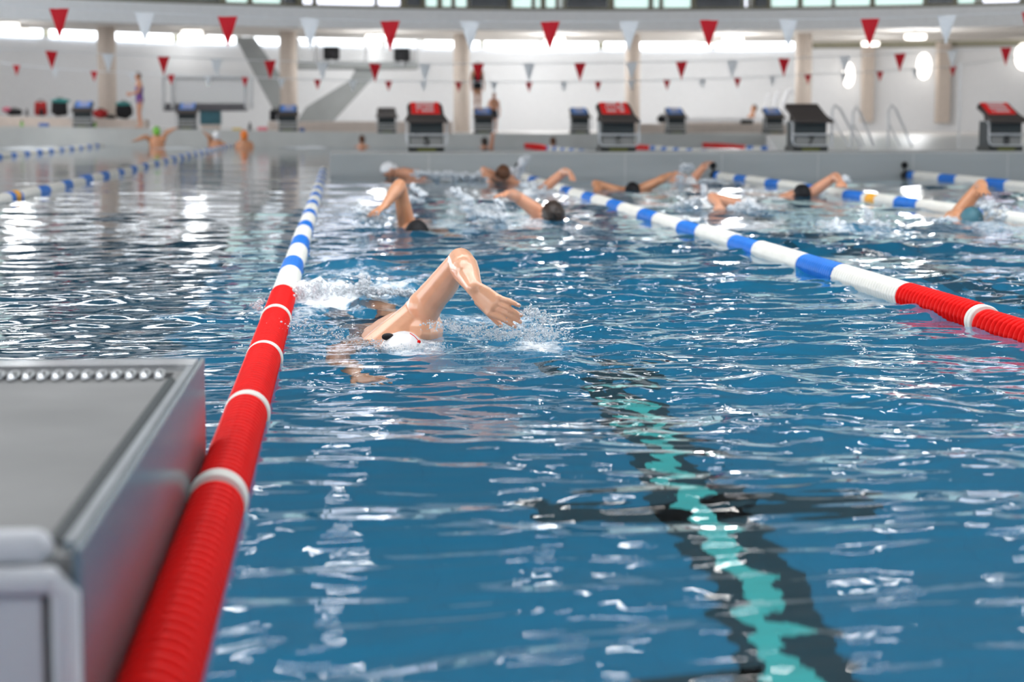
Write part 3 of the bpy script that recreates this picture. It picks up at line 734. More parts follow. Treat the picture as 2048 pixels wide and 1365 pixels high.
# ------------------------------------------------------------------ steel platform at the near left
def plat():
    zt = .232
    a = W(405, 716, zt); n_ = W(150, 1100, zt + .028)
    xr = -.291; y1 = a.y; y0 = n_.y; x0 = -1.75
    s = lambda y: zt + (y1 - y) / (y1 - y0) * .028                  # falls slightly towards the pool
    t = thing('platform', (xr - .6, (y0 + y1) / 2, -.5), 'grey steel platform box with white front panel standing left of the red lane rope', 'platform')
    bm = B(); hexa(bm, [(x0, y0 + .02, -.7), (xr - .012, y0 + .02, -.7), (xr - .012, y1 - .02, -.7), (x0, y1 - .02, -.7)], [(x0, y0 + .02, s(y0) - .012), (xr - .012, y0 + .02, s(y0) - .012), (xr - .012, y1 - .02, zt - .012), (x0, y1 - .02, zt - .012)])
    obj('body', bm, M['deckgrey'], t)
    bm = B(); hexa(bm, [(xr - .01, y0, -.7), (xr, y0, -.7), (xr, y1, -.7), (xr - .01, y1, -.7)], [(xr - .01, y0, s(y0)), (xr, y0, s(y0)), (xr, y1, zt), (xr - .01, y1, zt)])
    bmesh.ops.bevel(bm, geom=list(bm.edges), offset=.002, segments=1, affect='EDGES')
    obj('side_plate', bm, M['steel_side'], t)
    # rims
    bm = B(); hexa(bm, [(x0, y1 - .14, zt - .02), (xr - .014, y1 - .14, zt - .02), (xr - .014, y1, zt - .02), (x0, y1, zt - .02)], [(x0, y1 - .14, zt + .003), (xr - .014, y1 - .14, zt + .003), (xr - .014, y1, zt - .001), (x0, y1, zt - .001)])
    obj('far_rim', bm, M['steel_bright'], t)
    bm = B(); hexa(bm, [(xr - .03, y0 + .05, s(y0) - .03), (xr - .012, y0 + .05, s(y0) - .03), (xr - .012, y1 - .02, zt - .03), (xr - .03, y1 - .02, zt - .03)], [(xr - .026, y0 + .05, s(y0) - .001), (xr - .012, y0 + .05, s(y0) - .001), (xr - .012, y1 - .02, zt - .001), (xr - .026, y1 - .02, zt - .001)])
    obj('side_rim', bm, M['steel'], t)
    # scalloped overflow grate along the far rim, and a row of studs down the side
    bm = B(); yg = y1 - .33
    k = 0; x = xr - .07
    while x > x0 and k < 60:
        ell(bm, (x, yg + .06, zt - .002), (V((.0105, 0, 0)), V((0, .055, 0)), V((0, 0, .012))), 10, 6); x -= .0285; k += 1
    gr = obj('overflow_grate', bm, M['steel_bright'], t, True)
    bm = B(); box(bm, x0, xr - .05, yg - .02, yg + .15, zt - .0125, zt - .0085); obj('drain_slot', bm, M['blackcloth'], t)
    bm = B(); rows = []; n = 220                                   # bumpy grip strip
    for j in range(n + 1):
        y = y0 + .08 + (y1 - .36 - y0 - .08) * j / n; h_ = .5 + .5 * math.sin(j * 2 * PI / 7)
        rows.append([(xr - .058 + .006 * h_, y, s(y) - .014), (xr - .048 + .002 * h_, y, s(y) - .009 + .009 * h_), (xr - .036, y, s(y) - .009 + .011 * h_), (xr - .028, y, s(y) - .014)])
    strip(bm, rows)
    obj('side_grate', bm, M['blockbody'], t, True)
    # front: rounded white top edge, frame and inset panel
    bm = B(); tube(bm, [(x0, y0 + .03, s(y0) - .004), (xr - .055, y0 + .03, s(y0) - .004)], .022, seg=14); obj('front_edge', bm, M['whitepanel'], t, True)
    bm = B(); zf = s(y0) - .035
    tube(bm, [(x0, y0, zf), (xr - .03, y0, zf), (xr - .018, y0, zf - .012), (xr - .018, y0, -.7)], .0165, seg=14); obj('front_frame', bm, M['whitepanel'], t, True)
    bm = B(); box(bm, x0, xr - .045, y0 + .004, y0 + .016, -.7, zf - .014, .003); obj('front_panel', bm, M['whitepanel'], t)
plat()

# ------------------------------------------------------------------ people
def basis(n, hint):
    n = n.normalized(); u = (hint - n * hint.dot(n)).normalized(); return n, u, n.cross(u)
def hand(bm, wr, tip, nrm, mir=1, vox=.004, curl=.25, k=1.0, spread=.18):
    d = (tip - wr); L = d.length; d.normalize(); nrm = (nrm - d * nrm.dot(d)).normalized(); sd = d.cross(nrm) * mir
    fr = max(.0088 * k, vox * 1.15)
    pl_ = L * .48
    tube(bm, [wr - d * .01, wr + d * pl_ * .4, wr + d * pl_], [(.028 * k, .021 * k), (.038 * k, .017 * k), (.042 * k, .014 * k)], side=sd, seg=12)
    fl = (.40, .46, .52, .48)
    for q in range(4):
        off = (q - 1.5) * .0205 * k
        b0 = wr + d * pl_ * .92 + sd * off
        fd = (d + sd * (q - 1.5) * spread).normalized(); l = fl[q] * L
        p1 = b0 + fd * l * .42; p2 = p1 + (fd - nrm * curl).normalized() * l * .32; p3 = p2 + (fd - nrm * curl * 1.8).normalized() * l * .26
        tube(bm, [b0, p1, p2, p3], [fr * 1.05, fr, fr * .95, fr * .85], seg=8)
    tb = wr + d * pl_ * .25 + sd * .03 * k
    t1 = tb + (d * .7 + sd * .65 - nrm * .25).normalized() * .042 * k; t2 = t1 + (d * .9 + sd * .3 - nrm * .3).normalized() * .034 * k
    tube(bm, [tb, t1, t2], [fr * 1.5, fr * 1.2, fr], seg=8)
def limb(bm, a, b, r, seg=14, side=None):
    n = len(r); tube(bm, [a.lerp(b, i / (n - 1)) for i in range(n)], r, seg=seg, side=side)
ARM_U = [.060, .058, .053, .048, .044]; ARM_L = [.044, .048, .043, .034, .028]
LEG_U = [.085, .082, .072, .060, .052]; LEG_L = [.052, .056, .050, .037, .032]
def head_geo(bm, c, top, face, k=1.0):
    t = top.normalized(); f = (face - t * face.dot(t)).normalized(); s = t.cross(f)
    ell(bm, c, (s * .077 * k, f * .096 * k, t * .108 * k), 18, 12)
    ell(bm, c + f * .035 * k - t * .062 * k, (s * .055 * k, f * .058 * k, t * .062 * k))
    tube(bm, [c + f * .088 * k + t * .015 * k, c + f * .108 * k - t * .03 * k], [.008 * k, .014 * k], seg=8)      # nose
    tube(bm, [c + f * .083 * k - t * .068 * k - s * .02 * k, c + f * .088 * k - t * .068 * k, c + f * .083 * k - t * .068 * k + s * .02 * k], .008 * k, seg=8)   # mouth
    for q in (-1, 1):
        ell(bm, c + s * q * .078 * k - f * .006 * k - t * .01 * k, (s * .012 * k, f * .02 * k, t * .032 * k), 8, 6)
        ell(bm, c + s * q * .032 * k + f * .084 * k + t * .005 * k, (s * .014 * k, f * .010 * k, t * .008 * k), 8, 6)
    return t, f, s
def cap_part(c, t, f, s, m, parent, k=1.0, hairy=False, name='cap'):
    bm = B(); vs = ell(bm, c, (s * .083 * k, f * .102 * k, t * .115 * k), 28, 20)
    kill = [v for v in vs if (v.co - c).dot(t) * .55 - (v.co - c).dot(f) * .8 < -.020 * k]
    bmesh.ops.delete(bm, geom=kill, context='VERTS')
    if hairy:
        for v in bm.verts:
            v.co += (v.co - c).normalized() * random.uniform(-.002, .010) * k
    o = obj(name, bm, m, parent, True); sm = o.modifiers.new('solid', 'SOLIDIFY'); sm.thickness = .004; sm.offset = -1
    return o
def goggles(c, t, f, s, parent, k=1.0, m=None, strap=None):
    bm = B()
    for q in (-1, 1): ell(bm, c + s * q * .033 * k + f * .096 * k + t * .006 * k, (s * .024 * k, f * .012 * k, t * .017 * k), 12, 8)
    g = obj('goggles', bm, m or M['black'], parent, True)
    bm = B(); pts = []
    for j in range(25):
        a = 2 * PI * j / 24; pts.append(c + (s * math.cos(a) * .081 + f * math.sin(a) * .100) * k + t * (-.035 - .02 * math.sin(a)) * k)
    tube(bm, pts, (.003 * k), seg=6, cap=False); obj('strap', bm, strap or M['black'], g, True)
def body(name, J, label, m, vox, group=None, cap=None, capname='cap', gog=None, suit=None, suit_name='swimsuit', k=1.0, extra=None, suit_top=False, strapm=None):
    """J: world joints. One continuous skin; cap, goggles and swimwear are its children."""
    root = None
    bm = B()
    sd = (J['shL'] - J['shR']).normalized(); hd = J.get('hipside', sd).normalized()
    t, f, s = head_geo(bm, J['head'], J['top'], J['face'], k)
    up = J['neck']
    tube(bm, [up, J['head'] - t * .06 * k], [.058 * k, .052 * k], seg=14)
    ch, wa, pe = J['chest'], J['waist'], J['pelvis']
    for q, (A, Bc, sv, r) in enumerate(((pe, wa, hd, [(.160, .115), (.150, .108), (.138, .10)]), (wa, ch, (hd + sd).normalized(), [(.138, .10), (.150, .108), (.165, .118)]), (ch, up, sd, [(.165, .118), (.165, .105), (.12, .075)]))):
        tube(bm, [A, A.lerp(Bc, .5), Bc], [(a * k, b * k) for a, b in r], seg=18, side=sv)
    tube(bm, [J['shL'], up.lerp((J['shL'] + J['shR']) / 2, .5), J['shR']], [.056 * k, .066 * k, .056 * k], seg=12)
    for Q in 'LR':
        sh, el, wr, tip = J['sh' + Q], J['el' + Q], J['wr' + Q], J['tip' + Q]
        ball(bm, sh, .060 * k)
        limb(bm, sh, el, [r * k for r in J.get('au', ARM_U)]); limb(bm, el, wr, [r * k for r in ARM_L]); ball(bm, el, .044 * k)
        tube(bm, [sh.lerp(el, .25), ch.lerp(sh, .55), ch], [.05 * k, .07 * k, .08 * k], seg=12)
        if J.get('fingers' + Q):
            fg = J['fingers' + Q]
            nr = J['hn' + Q]
            kn = [a for a, b in fg['f']]
            mid = sum(kn, V()) / 4
            sdv = (kn[0] - kn[-1]).normalized()
            tube(bm, [wr, wr.lerp(mid, .45), mid], [(.027, .020), (.036, .017), (.040, .0135)], side=sdv, seg=14)
            for a in kn: tube(bm, [wr.lerp(a, .5), a], [.010, .0108], seg=8); ball(bm, a + nr * .002, .0112, 8, 6)
            for a, b in fg['f']:
                dn = (b - a); l = dn.length
                p1 = a + dn * .45 + nr * l * .07; p2 = a + dn * .74 + nr * l * .05
                tube(bm, [a, p1, p2, b], [.0098, .0092, .0085, .0072], seg=10); ball(bm, p1, .0097, 8, 6)
            tube(bm, fg['thumb'], [.016, .012, .0095], seg=10)
        else:
            hand(bm, wr, tip, J.get('hn' + Q, V((0, 0, 1))), -1 if Q == 'L' else 1, vox, k=k)
        hp, kn_, an, to = J['hip' + Q], J['kn' + Q], J['an' + Q], J['toe' + Q]
        tube(bm, [pe, hp], [.11 * k, .092 * k], seg=12)
        limb(bm, hp, kn_, [r * k for r in LEG_U]); limb(bm, kn_, an, [r * k for r in LEG_L]); ball(bm, kn_, .052 * k)
        tube(bm, [an - (to - an) * .15, an.lerp(to, .5), to], [(.032 * k, .034 * k), (.042 * k, .026 * k), (.044 * k, .014 * k)], seg=12, side=hd)
    if extra: extra(bm)
    o = remesh(name, bm, m, vox, None, 3)
    tag(o, label, 'person', group)
    if cap: cap_part(J['head'], t, f, s, cap, o, k, hairy=(capname == 'hair'), name=capname)
    if gog: goggles(J['head'], t, f, s, o, k, None, strapm)
    if suit:
        bm = B(); e = .010
        tube(bm, [pe, pe.lerp(wa, .55)], [(.160 * k + e, .115 * k + e), (.146 * k + e, .105 * k + e)], seg=18, side=hd)
        for Q in 'LR':
            tube(bm, [pe, J['hip' + Q], J['hip' + Q].lerp(J['kn' + Q], .32 if not suit_top else .04)], [.11 * k + e, .092 * k + e, .082 * k + e], seg=12)
        if suit_top:
            tube(bm, [pe, wa, ch.lerp(wa, .3), ch], [(.160 * k + e, .115 * k + e), (.138 * k + e, .10 * k + e), (.15 * k + e, .11 * k + e), (.166 * k + e, .119 * k + e)], seg=18, side=sd)
        remesh(suit_name, bm, suit, max(vox, .008), o, 2)
    return o

def swim_joints(head, u, armside, chain, Yd, other=None, roll=.5, headz=None, top=None, k=1.0):
    """head: world point; u: swimming direction; chain: shoulder, elbow, wrist, tip world points of the lifted arm on armside ('L'/'R')."""
    u = u.normalized(); lat = V((0, 0, 1)).cross(u)                     # swimmer's left
    J = {}
    o_ = 'R' if armside == 'L' else 'L'; sgn = 1 if armside == 'L' else -1
    sh = chain[0]
    J['sh' + armside], J['el' + armside], J['wr' + armside], J['tip' + armside] = chain
    neck = head - u * .17 * k + V((0, 0, -.03)); J['neck'] = neck
    osh = neck - lat * sgn * .17 * k - u * .02 + V((0, 0, -.10)); J['sh' + o_] = osh
    J['head'] = head; J['top'] = top or (u + V((0, 0, .15))); J['face'] = V((0, 0, -1)) + u * .25
    mid = (sh + osh) / 2
    ch = neck - u * .18 * k + V((0, 0, -.075)); ch = ch.lerp(mid - u * .16 + V((0, 0, -.06)), .4)
    J['chest'] = ch; J['waist'] = ch - u * .27 * k + V((0, 0, -.03)); J['pelvis'] = ch - u * .50 * k + V((0, 0, -.05))
    J['hipside'] = lat
    for Q, q in (('L', 1), ('R', -1)):
        pe = J['pelvis']; h = pe + lat * q * .09 - u * .03; J['hip' + Q] = h
        J['kn' + Q] = h - u * .42 * k + V((0, 0, -.10 if q > 0 else .0)); J['an' + Q] = J['kn' + Q] - u * .40 * k + V((0, 0, .06 if q > 0 else -.07))
        J['toe' + Q] = J['an' + Q] - u * .17 + V((0, 0, -.04))
    if other: J['sh' + o_], J['el' + o_], J['wr' + o_], J['tip' + o_] = other
    else:
        e = osh + u * .22 - lat * sgn * .05 + V((0, 0, -.14)); w = e + u * .22 + V((0, 0, -.02)); J['el' + o_] = e; J['wr' + o_] = w; J['tip' + o_] = w + u * .17 + V((0, 0, -.03))
    return J

# -- main swimmer
shL = P(838, 628, 6.74); elL = P(921, 522, 6.60); wrL = P(949, 577, 6.38)
fpx = [((998, 596), (1038, 612)), ((993, 607), (1042, 632)), ((987, 617), (1041, 645)), ((978, 628), (1030, 654))]
fing = [(P(a[0], a[1], 6.335), P(b[0], b[1], 6.29 + .004 * q)) for q, (a, b) in enumerate(fpx)]
hn = V((.25, -.85, .55)).normalized()
J = {'head': V((.190, 6.47, -.052)), 'top': V((-.06, -1, .30)), 'face': V((-.35, -.25, -1)), 'neck': V((.17, 6.70, -.015)),
     'shL': shL, 'elL': elL, 'wrL': wrL, 'tipL': fing[1][1], 'hnL': hn, 'fingersL': {'f': fing, 'thumb': [P(957, 603, 6.38), P(985, 634, 6.40), P(1001, 651, 6.39)]},
     'shR': V((.00, 6.60, -.115)), 'elR': V((-.01, 6.30, -.19)), 'wrR': V((.045, 6.05, -.25)), 'tipR': V((.15, 5.93, -.27)), 'hnR': V((0, -.3, 1)),
     'chest': V((.165, 6.93, -.075)), 'waist': V((.15, 7.20, -.115)), 'pelvis': V((.11, 7.44, -.17)), 'hipside': V((1, 0, .35)),
     'hipL': V((.20, 7.47, -.16)), 'hipR': V((.02, 7.47, -.20)), 'knL': V((.17, 7.90, -.20)), 'knR': V((-.03, 7.88, -.20)),
     'anL': V((.13, 8.28, -.09)), 'anR': V((-.06, 8.28, -.14)), 'toeL': V((.11, 8.44, -.10)), 'toeR': V((-.07, 8.45, -.18)), 'au': [.056, .056, .050, .046, .042]}
def main_extra(bm):
    # deltoid, triceps, forearm belly and the shoulder blade that fills down to the water
    ell(bm, shL.lerp(elL, .12) + V((.0, -.01, .0)), (V((.060, 0, 0)), V((0, .06, 0)), V((0, 0, .062))))
    a = shL.lerp(elL, .5); d = (elL - shL).normalized(); n_, u_, w_ = basis(d, V((1, 0, -1)))
    ell(bm, a + u_ * .006, (u_ * .049, w_ * .050, d * .12))
    ell(bm, elL.lerp(wrL, .3) + V((-.004, 0, -.004)), (V((.040, 0, 0)), V((0, .09, 0)), V((0, 0, .046))))
    ell(bm, P(838, 660, 6.80), (V((.085, 0, 0)), V((0, .17, 0)), V((0, 0, .085))))
    ell(bm, P(806, 676, 6.76), (V((.095, 0, 0)), V((0, .17, 0)), V((0, 0, .045))))
body('person', J, 'swimmer nearest the camera in white cap doing front crawl, one arm bent above the water', M['skin'], .0042, cap=M['white_cap'], gog=True, suit=M['suit_navy'], suit_name='swim_shorts', extra=main_extra, strapm=M['red'])

mp_ = [o for o in bpy.data.objects if o.name == 'cap'][0].parent
bm = B(); tube(bm, [P(820, 667, 6.40), P(829, 673, 6.385), P(837, 682, 6.38)], .0012, seg=6); ball(bm, P(838, 684, 6.378), .006, 10, 8)
obj('cap_tab', bm, M['red'], mp_, True)
for a_, b_ in fing:
    d_ = (b_ - a_).normalized(); n2, u2, w2 = basis(d_, hn)
    bm = B(); ell(bm, b_ - d_ * .001 + u2 * .0062, (d_ * .0062, w2 * .0048, u2 * .0020), 10, 8); obj('nail', bm, M['nail'], mp_, True)
bm = B(); ell(bm, P(776, 674, 6.44), (V((.021, 0, 0)), V((0, .016, 0)), V((0, 0, .012))), 14, 10); obj('goggle_lens', bm, M['black'], mp_, True)
GRP = 'swimmers in the lanes'
TO = V((0, -1, 0))
def crawler(headpx, arm, Y, side, label, m, cap=None, capname='cap', u=TO, dY=(.1, 0, -.16, -.24), other=None, gog=None, suit=None, hy=0, vox=.009, k=1.0):
    hd_ = P(headpx[0], headpx[1], Y + hy)
    ch = [P(a[0], a[1], Y + d) for a, d in zip(arm, dY)]
    ot = [P(a[0], a[1], Y + d) for a, d in zip(other, (.05, 0, -.1, -.2))] if other else None
    J = swim_joints(hd_, u, side, ch, Y, ot, k=k)
    return body('person', J, label, m, vox, GRP, cap, capname, gog, suit, k=k, suit_top=True)
crawler((834, 470), [(813, 447), (799, 371), (771, 410), (740, 432)], 13.4, 'R', 'swimmer with black cap and sharply bent right arm, behind the nearest swimmer', M['skin_tan'], M['black'], vox=.006, hy=-.15)
crawler((1106, 430), [(1086, 431), (1031, 392), (1014, 388), (996, 393)], 14.6, 'R', 'swimmer with short dark hair reaching an arm low to the left', M['skin_mid'], M['hair'], 'hair', dY=(.1, .05, -.2, -.3), vox=.007, hy=-.1)
crawler((1062, 390), [(1082, 382), (1128, 344), (1139, 345), (1148, 364)], 20.0, 'L', 'swimmer in white suit with raised arm and drooping hand, near the second rope anchor', M['skin_mid'], M['white_cap'], dY=(.1, 0, -.2, -.24), suit=M['suit_white'])
crawler((1006, 348), [(994, 356), (967, 340), (972, 347), (978, 354)], 22.9, 'R', 'swimmer with brown ponytail close to the bulkhead, below starting block five', M['skin_mid'], M['brownhair'], 'hair', dY=(.1, 0, -.2, -.3))
crawler((779, 340), [(808, 346), (834, 345), (836, 352), (834, 357)], 25.2, 'L', 'swimmer in pale cap and dark goggles by the left end of the bulkhead', M['skin_mid'], M['white_cap'], u=V((-1, -.12, .1)), gog=True, dY=(0, 0, -.2, -.3))
crawler((1265, 383), [(1283, 379), (1318, 362), (1339, 350), (1346, 344)], 20.8, 'L', 'dark-capped swimmer stretching one long arm to the right, below block six', M['skin_tan'], M['black'], dY=(.05, 0, .1, .15), other=[(1240, 385), (1191, 368), (1196, 378), (1200, 386)])
crawler((1380, 370), [(1384, 362), (1406, 336), (1414, 328), (1420, 322)], 23.0, 'L', 'swimmer with both arms raised in a V beside the third rope anchor', M['skin_mid'], M['white_cap'], dY=(.05, 0, .2, .3), other=[(1376, 364), (1352, 349), (1349, 356), (1348, 363)])
crawler((1496, 418), [(1474, 411), (1424, 395), (1438, 411), (1444, 420)], 16.4, 'R', 'swimmer with bent pink elbow, head hidden in spray, right of the second rope', M['skin_mid'], M['white_cap'], dY=(.1, 0, -.15, -.2), vox=.008)
crawler((1604, 389), [(1622, 387), (1671, 353), (1681, 364), (1679, 375)], 18.9, 'L', 'swimmer with black cap and straight arm rising to the right over the third rope', M['skin_mid'], M['black'], dY=(.05, 0, -.2, -.28), gog=True, u=V((.16, -1, 0)))
crawler((1943, 441), [(1920, 424), (1962, 370), (1966, 378), (1968, 390)], 14.4, 'R', 'swimmer in teal and black cap with upright arm at the right edge', M['skin_tan'], M['teal'], dY=(.12, .1, -.14, -.30), gog=True, vox=.007, hy=-.15)

def upright(headpx, Y, label, m, cap, armL=None, armR=None, capname='cap', k=1.0):
    h = P(headpx[0], headpx[1], Y)
    J = {'head': h, 'top': V((0, 0, 1)), 'face': V((-.4, 1, 0)), 'neck': h - V((0, -.02, .17))}
    n_ = J['neck']
    J['shL'] = n_ + V((.17, .02, -.07)); J['shR'] = n_ + V((-.17, .02, -.07))
    J['chest'] = n_ + V((0, .03, -.22)); J['waist'] = n_ + V((0, .05, -.46)); J['pelvis'] = n_ + V((0, .05, -.66)); J['hipside'] = V((1, 0, 0))
    for Q, q, a in (('L', 1, armL), ('R', -1, armR)):
        if a: J['el' + Q], J['wr' + Q], J['tip' + Q] = [P(p[0], p[1], Y + d) for p, d in zip(a, (-.05, -.1, -.12))]
        else:
            J['el' + Q] = J['sh' + Q] + V((q * .08, -.05, -.26)); J['wr' + Q] = J['el' + Q] + V((0, -.2, -.08)); J['tip' + Q] = J['wr' + Q] + V((0, -.15, 0))
        J['hip' + Q] = J['pelvis'] + V((q * .09, 0, -.03)); J['kn' + Q] = J['hip' + Q] + V((0, -.05, -.42)); J['an' + Q] = J['kn' + Q] + V((0, .1, -.38)); J['toe' + Q] = J['an' + Q] + V((0, -.14, -.05))
    return body('person', J, label, m, .011, GRP, cap, capname, k=k)
upright((313, 263), 54.5, 'bather in lime green cap with both arms spread at the far left wall', M['skin_tan'], M['green'], armL=[(332, 266), (348, 258), (358, 254)], armR=[(292, 273), (272, 281), (262, 283)], k=1.25)
upright((433, 272), 55, 'bather in pale cap with one arm raised, left of the orange cap', M['skin_tan'], M['white_cap'], armR=[(420, 276), (412, 268), (407, 262)], k=1.25)
upright((488, 271), 54.5, 'bather in bright orange cap at the far end of the left pool', M['skin_tan'], M['capor'], k=1.25)
upright((724, 279), 55, 'bather with brown hair left of block five behind the bulkhead end', M['skin_mid'], M['brownhair'], capname='hair')
upright((1106, 283), 55, 'bather with bare head behind the bulkhead, by red floats left of block six', M['skin_mid'], M['brownhair'], capname='hair')
upright((969, 284), 54, 'bather with black hair behind the bulkhead, between blocks five and six', M['skin_mid'], M['hair'], armL=[(986, 268), (983, 282), (980, 290)], capname='hair', k=1.1)

def stander(px, pyfoot, Y, label, m, hairm, suit, H=1.62, yaw=0.0, arms='down', k=None, zfoot=None, suit_top=True):
    p = P(px, pyfoot, Y); 
    if zfoot is not None: p.z = zfoot
    k = k or H / 1.72
    R = Matrix.Rotation(yaw, 3, 'Z')
    def q(x, y, z): return p + R @ (V((x, y, z)) * k)
    J = {'head': q(0, -.03, 1.60), 'top': V((0, 0, 1)), 'face': R @ V((0, -1, -.1)), 'neck': q(0, .0, 1.43), 'shL': q(.17, .0, 1.37), 'shR': q(-.17, .0, 1.37),
         'chest': q(0, .0, 1.22), 'waist': q(0, 0, 1.03), 'pelvis': q(0, .01, .86), 'hipside': R @ V((1, 0, 0))}
    for Q, s_ in (('L', 1), ('R', -1)):
        J['hip' + Q] = q(s_ * .085, .01, .82); J['kn' + Q] = q(s_ * .08, -.02, .46); J['an' + Q] = q(s_ * .08, .02, .075); J['toe' + Q] = q(s_ * .09, -.13, .03)
        if arms == 'front':
            J['el' + Q] = q(s_ * .21, -.04, 1.11); J['wr' + Q] = q(s_ * .10, -.25, 1.05); J['tip' + Q] = q(s_ * .04, -.40, 1.06)
        else:
            J['el' + Q] = q(s_ * .23, .03, 1.10); J['wr' + Q] = q(s_ * .24, -.03, .86); J['tip' + Q] = q(s_ * .23, -.05, .69)
        J['hn' + Q] = R @ V((s_, 0, 0.1))
    return body('person', J, label, m, .012, 'people standing on the far deck', hairm, 'hair', suit=suit, k=k, suit_top=suit_top)
stander(280, 257, FAR + .55, 'woman in purple swimsuit standing on the far left deck beside the bench', M['skin_mid'], M['brownhair'], M['suit_purple'], H=1.62, yaw=-1.35, arms='front')
fb5 = FBPOS[4]
stander(955, 215, FAR + .62, 'person in black swimsuit standing on a small blue-covered block in front of the middle column', M['skin_tan'], M['hair'], M['blackcloth'], H=1.42, yaw=.3, zfoot=fz(2) + .62 + .04)
stander(988, 268, FAR + 1.5, 'bare-shouldered person standing behind the small block of the person in black swimsuit', M['skin_mid'], M['brownhair'], M['suit_navy'], H=1.22, yaw=.2, suit_top=False)

# ------------------------------------------------------------------ splashes (uncountable spray)
def splash(name, label, blobs, Y, seed, n, size, parent=None):
    """blobs: (px, py, half width px, half height px) areas at distance Y"""
    r = random.Random(seed); bm = B()
    k = Y / F
    ico = bmesh.new(); bmesh.ops.create_icosphere(ico, subdivisions=1, radius=1.0); iv = [v.co.copy() for v in ico.verts]; iff = [[v.index for v in f.verts] for f in ico.faces]; ico.free()
    verts, faces = [], []
    for i in range(n):
        b = r.choice(blobs)
        x = b[0] + r.gauss(0, .5) * b[2]; y = b[1] + r.gauss(0, .5) * b[3]
        c = P(x, y, Y + r.gauss(0, .06)); 
        if c.z < -.02: c.z = r.uniform(0, .03)
        s = size * k * math.exp(r.gauss(0, .55)); 
        sx, sy, sz = s * r.uniform(.7, 1.6), s, s * r.uniform(.7, 1.4)
        o_ = len(verts)
        verts += [(c.x + v.x * sx, c.y + v.y * sy, c.z + v.z * sz) for v in iv]; faces += [[q + o_ for q in f] for f in iff]
    me = bpy.data.meshes.new(name); me.from_pydata(verts, [], faces)
    for p in me.polygons: p.use_smooth = True
    o = link_mesh(name, me, M['splash']); tag(o, label, 'splash', 'splashes', 'stuff'); return o
def lin(p0, p1, n, w, h): return [(p0[0] + (p1[0] - p0[0]) * i / (n - 1), p0[1] + (p1[1] - p0[1]) * i / (n - 1), w, h) for i in range(n)]
splash('splash', 'white kick splash behind the nearest swimmer beside the lane rope', lin((600, 588), (720, 584), 6, 26, 16) + [(635, 574, 10, 10), (728, 566, 8, 10)] + lin((730, 580), (830, 588), 4, 22, 7), 8.15, 3, 2600, 1.45)
splash('splash', 'spray of droplets under the hand of the nearest swimmer', lin((1000, 665), (1110, 668), 5, 34, 18) + [(1090, 640, 24, 16), (1060, 625, 20, 14)] + lin((880, 650), (990, 672), 4, 36, 10), 6.35, 4, 2600, .85)
splash('splash', 'fine spray around the cap of the nearest swimmer', lin((760, 700), (880, 692), 5, 26, 7) + lin((600, 650), (740, 690), 4, 40, 12), 6.4, 5, 1100, .8)
splash('splash', 'small spray against the red floats of the left lane rope', [(512, 612, 10, 8), (522, 603, 7, 7)], 7.15, 6, 160, 1.0)
splash('splash', 'splash at the hand of the black-capped swimmer with bent arm', [(730, 432, 26, 14), (755, 440, 26, 10), (720, 420, 12, 8)], 13.3, 7, 420, 2.0)
splash('splash', 'curved arc of thrown water left of the dark-haired swimmer', lin((912, 382), (932, 396), 4, 8, 6) + lin((932, 396), (946, 426), 6, 7, 6) + lin((946, 428), (1010, 436), 7, 10, 6) + [(995, 415, 14, 14)], 14.2, 8, 620, 2.0)
splash('splash', 'ring of spray behind the bent arm of the black-capped swimmer', lin((826, 375), (846, 390), 4, 5, 5) + lin((846, 392), (845, 402), 3, 5, 4) + lin((845, 402), (826, 398), 3, 6, 4), 15.5, 9, 160, 1.8)
splash('splash', 'low white wake along the bulkhead behind the pale-capped swimmer', lin((845, 348), (1000, 356), 9, 16, 5), 24.3, 10, 500, 2.2)
splash('splash', 'upright jet of spray before the bulkhead at the second rope anchor', lin((1052, 318), (1035, 350), 7, 7, 7) + [(1022, 345, 10, 12)], 23.5, 11, 220, 1.7)
splash('splash', 'splash around the swimmer in white suit', [(1060, 372, 26, 8), (1090, 392, 26, 6), (1068, 385, 8, 12)], 20.0, 12, 300, 2.0)
splash('splash', 'white burst of water at the head of the pink-elbowed swimmer', [(1494, 413, 20, 9), (1510, 416, 14, 5), (1475, 418, 16, 6)], 16.2, 13, 420, 2.2)
splash('splash', 'spray left of the pink elbow', [(1385, 405, 26, 8), (1365, 412, 18, 5), (1408, 380, 4, 12)], 16.6, 14, 260, 1.8)
splash('splash', 'kick splash without visible swimmer in the third lane', [(1735, 430, 7, 16), (1745, 452, 22, 12), (1680, 455, 36, 9), (1760, 465, 18, 7)], 13.4, 15, 480, 2.0)
splash('splash', 'spray around the V-armed swimmer', [(1360, 360, 12, 14), (1372, 335, 14, 12), (1420, 362, 22, 4)], 22.5, 16, 200, 1.6)
splash('splash', 'spray around the swimmer with straight arm over the third rope', [(1605, 393, 14, 5), (1655, 390, 30, 8), (1690, 362, 8, 4)], 19.5, 17, 260, 1.8)
splash('splash', 'spray beside the upright-armed swimmer at the right edge', [(1985, 425, 30, 14), (2010, 440, 26, 10), (1975, 410, 14, 10), (1900, 440, 16, 6)], 14.2, 18, 380, 1.8)

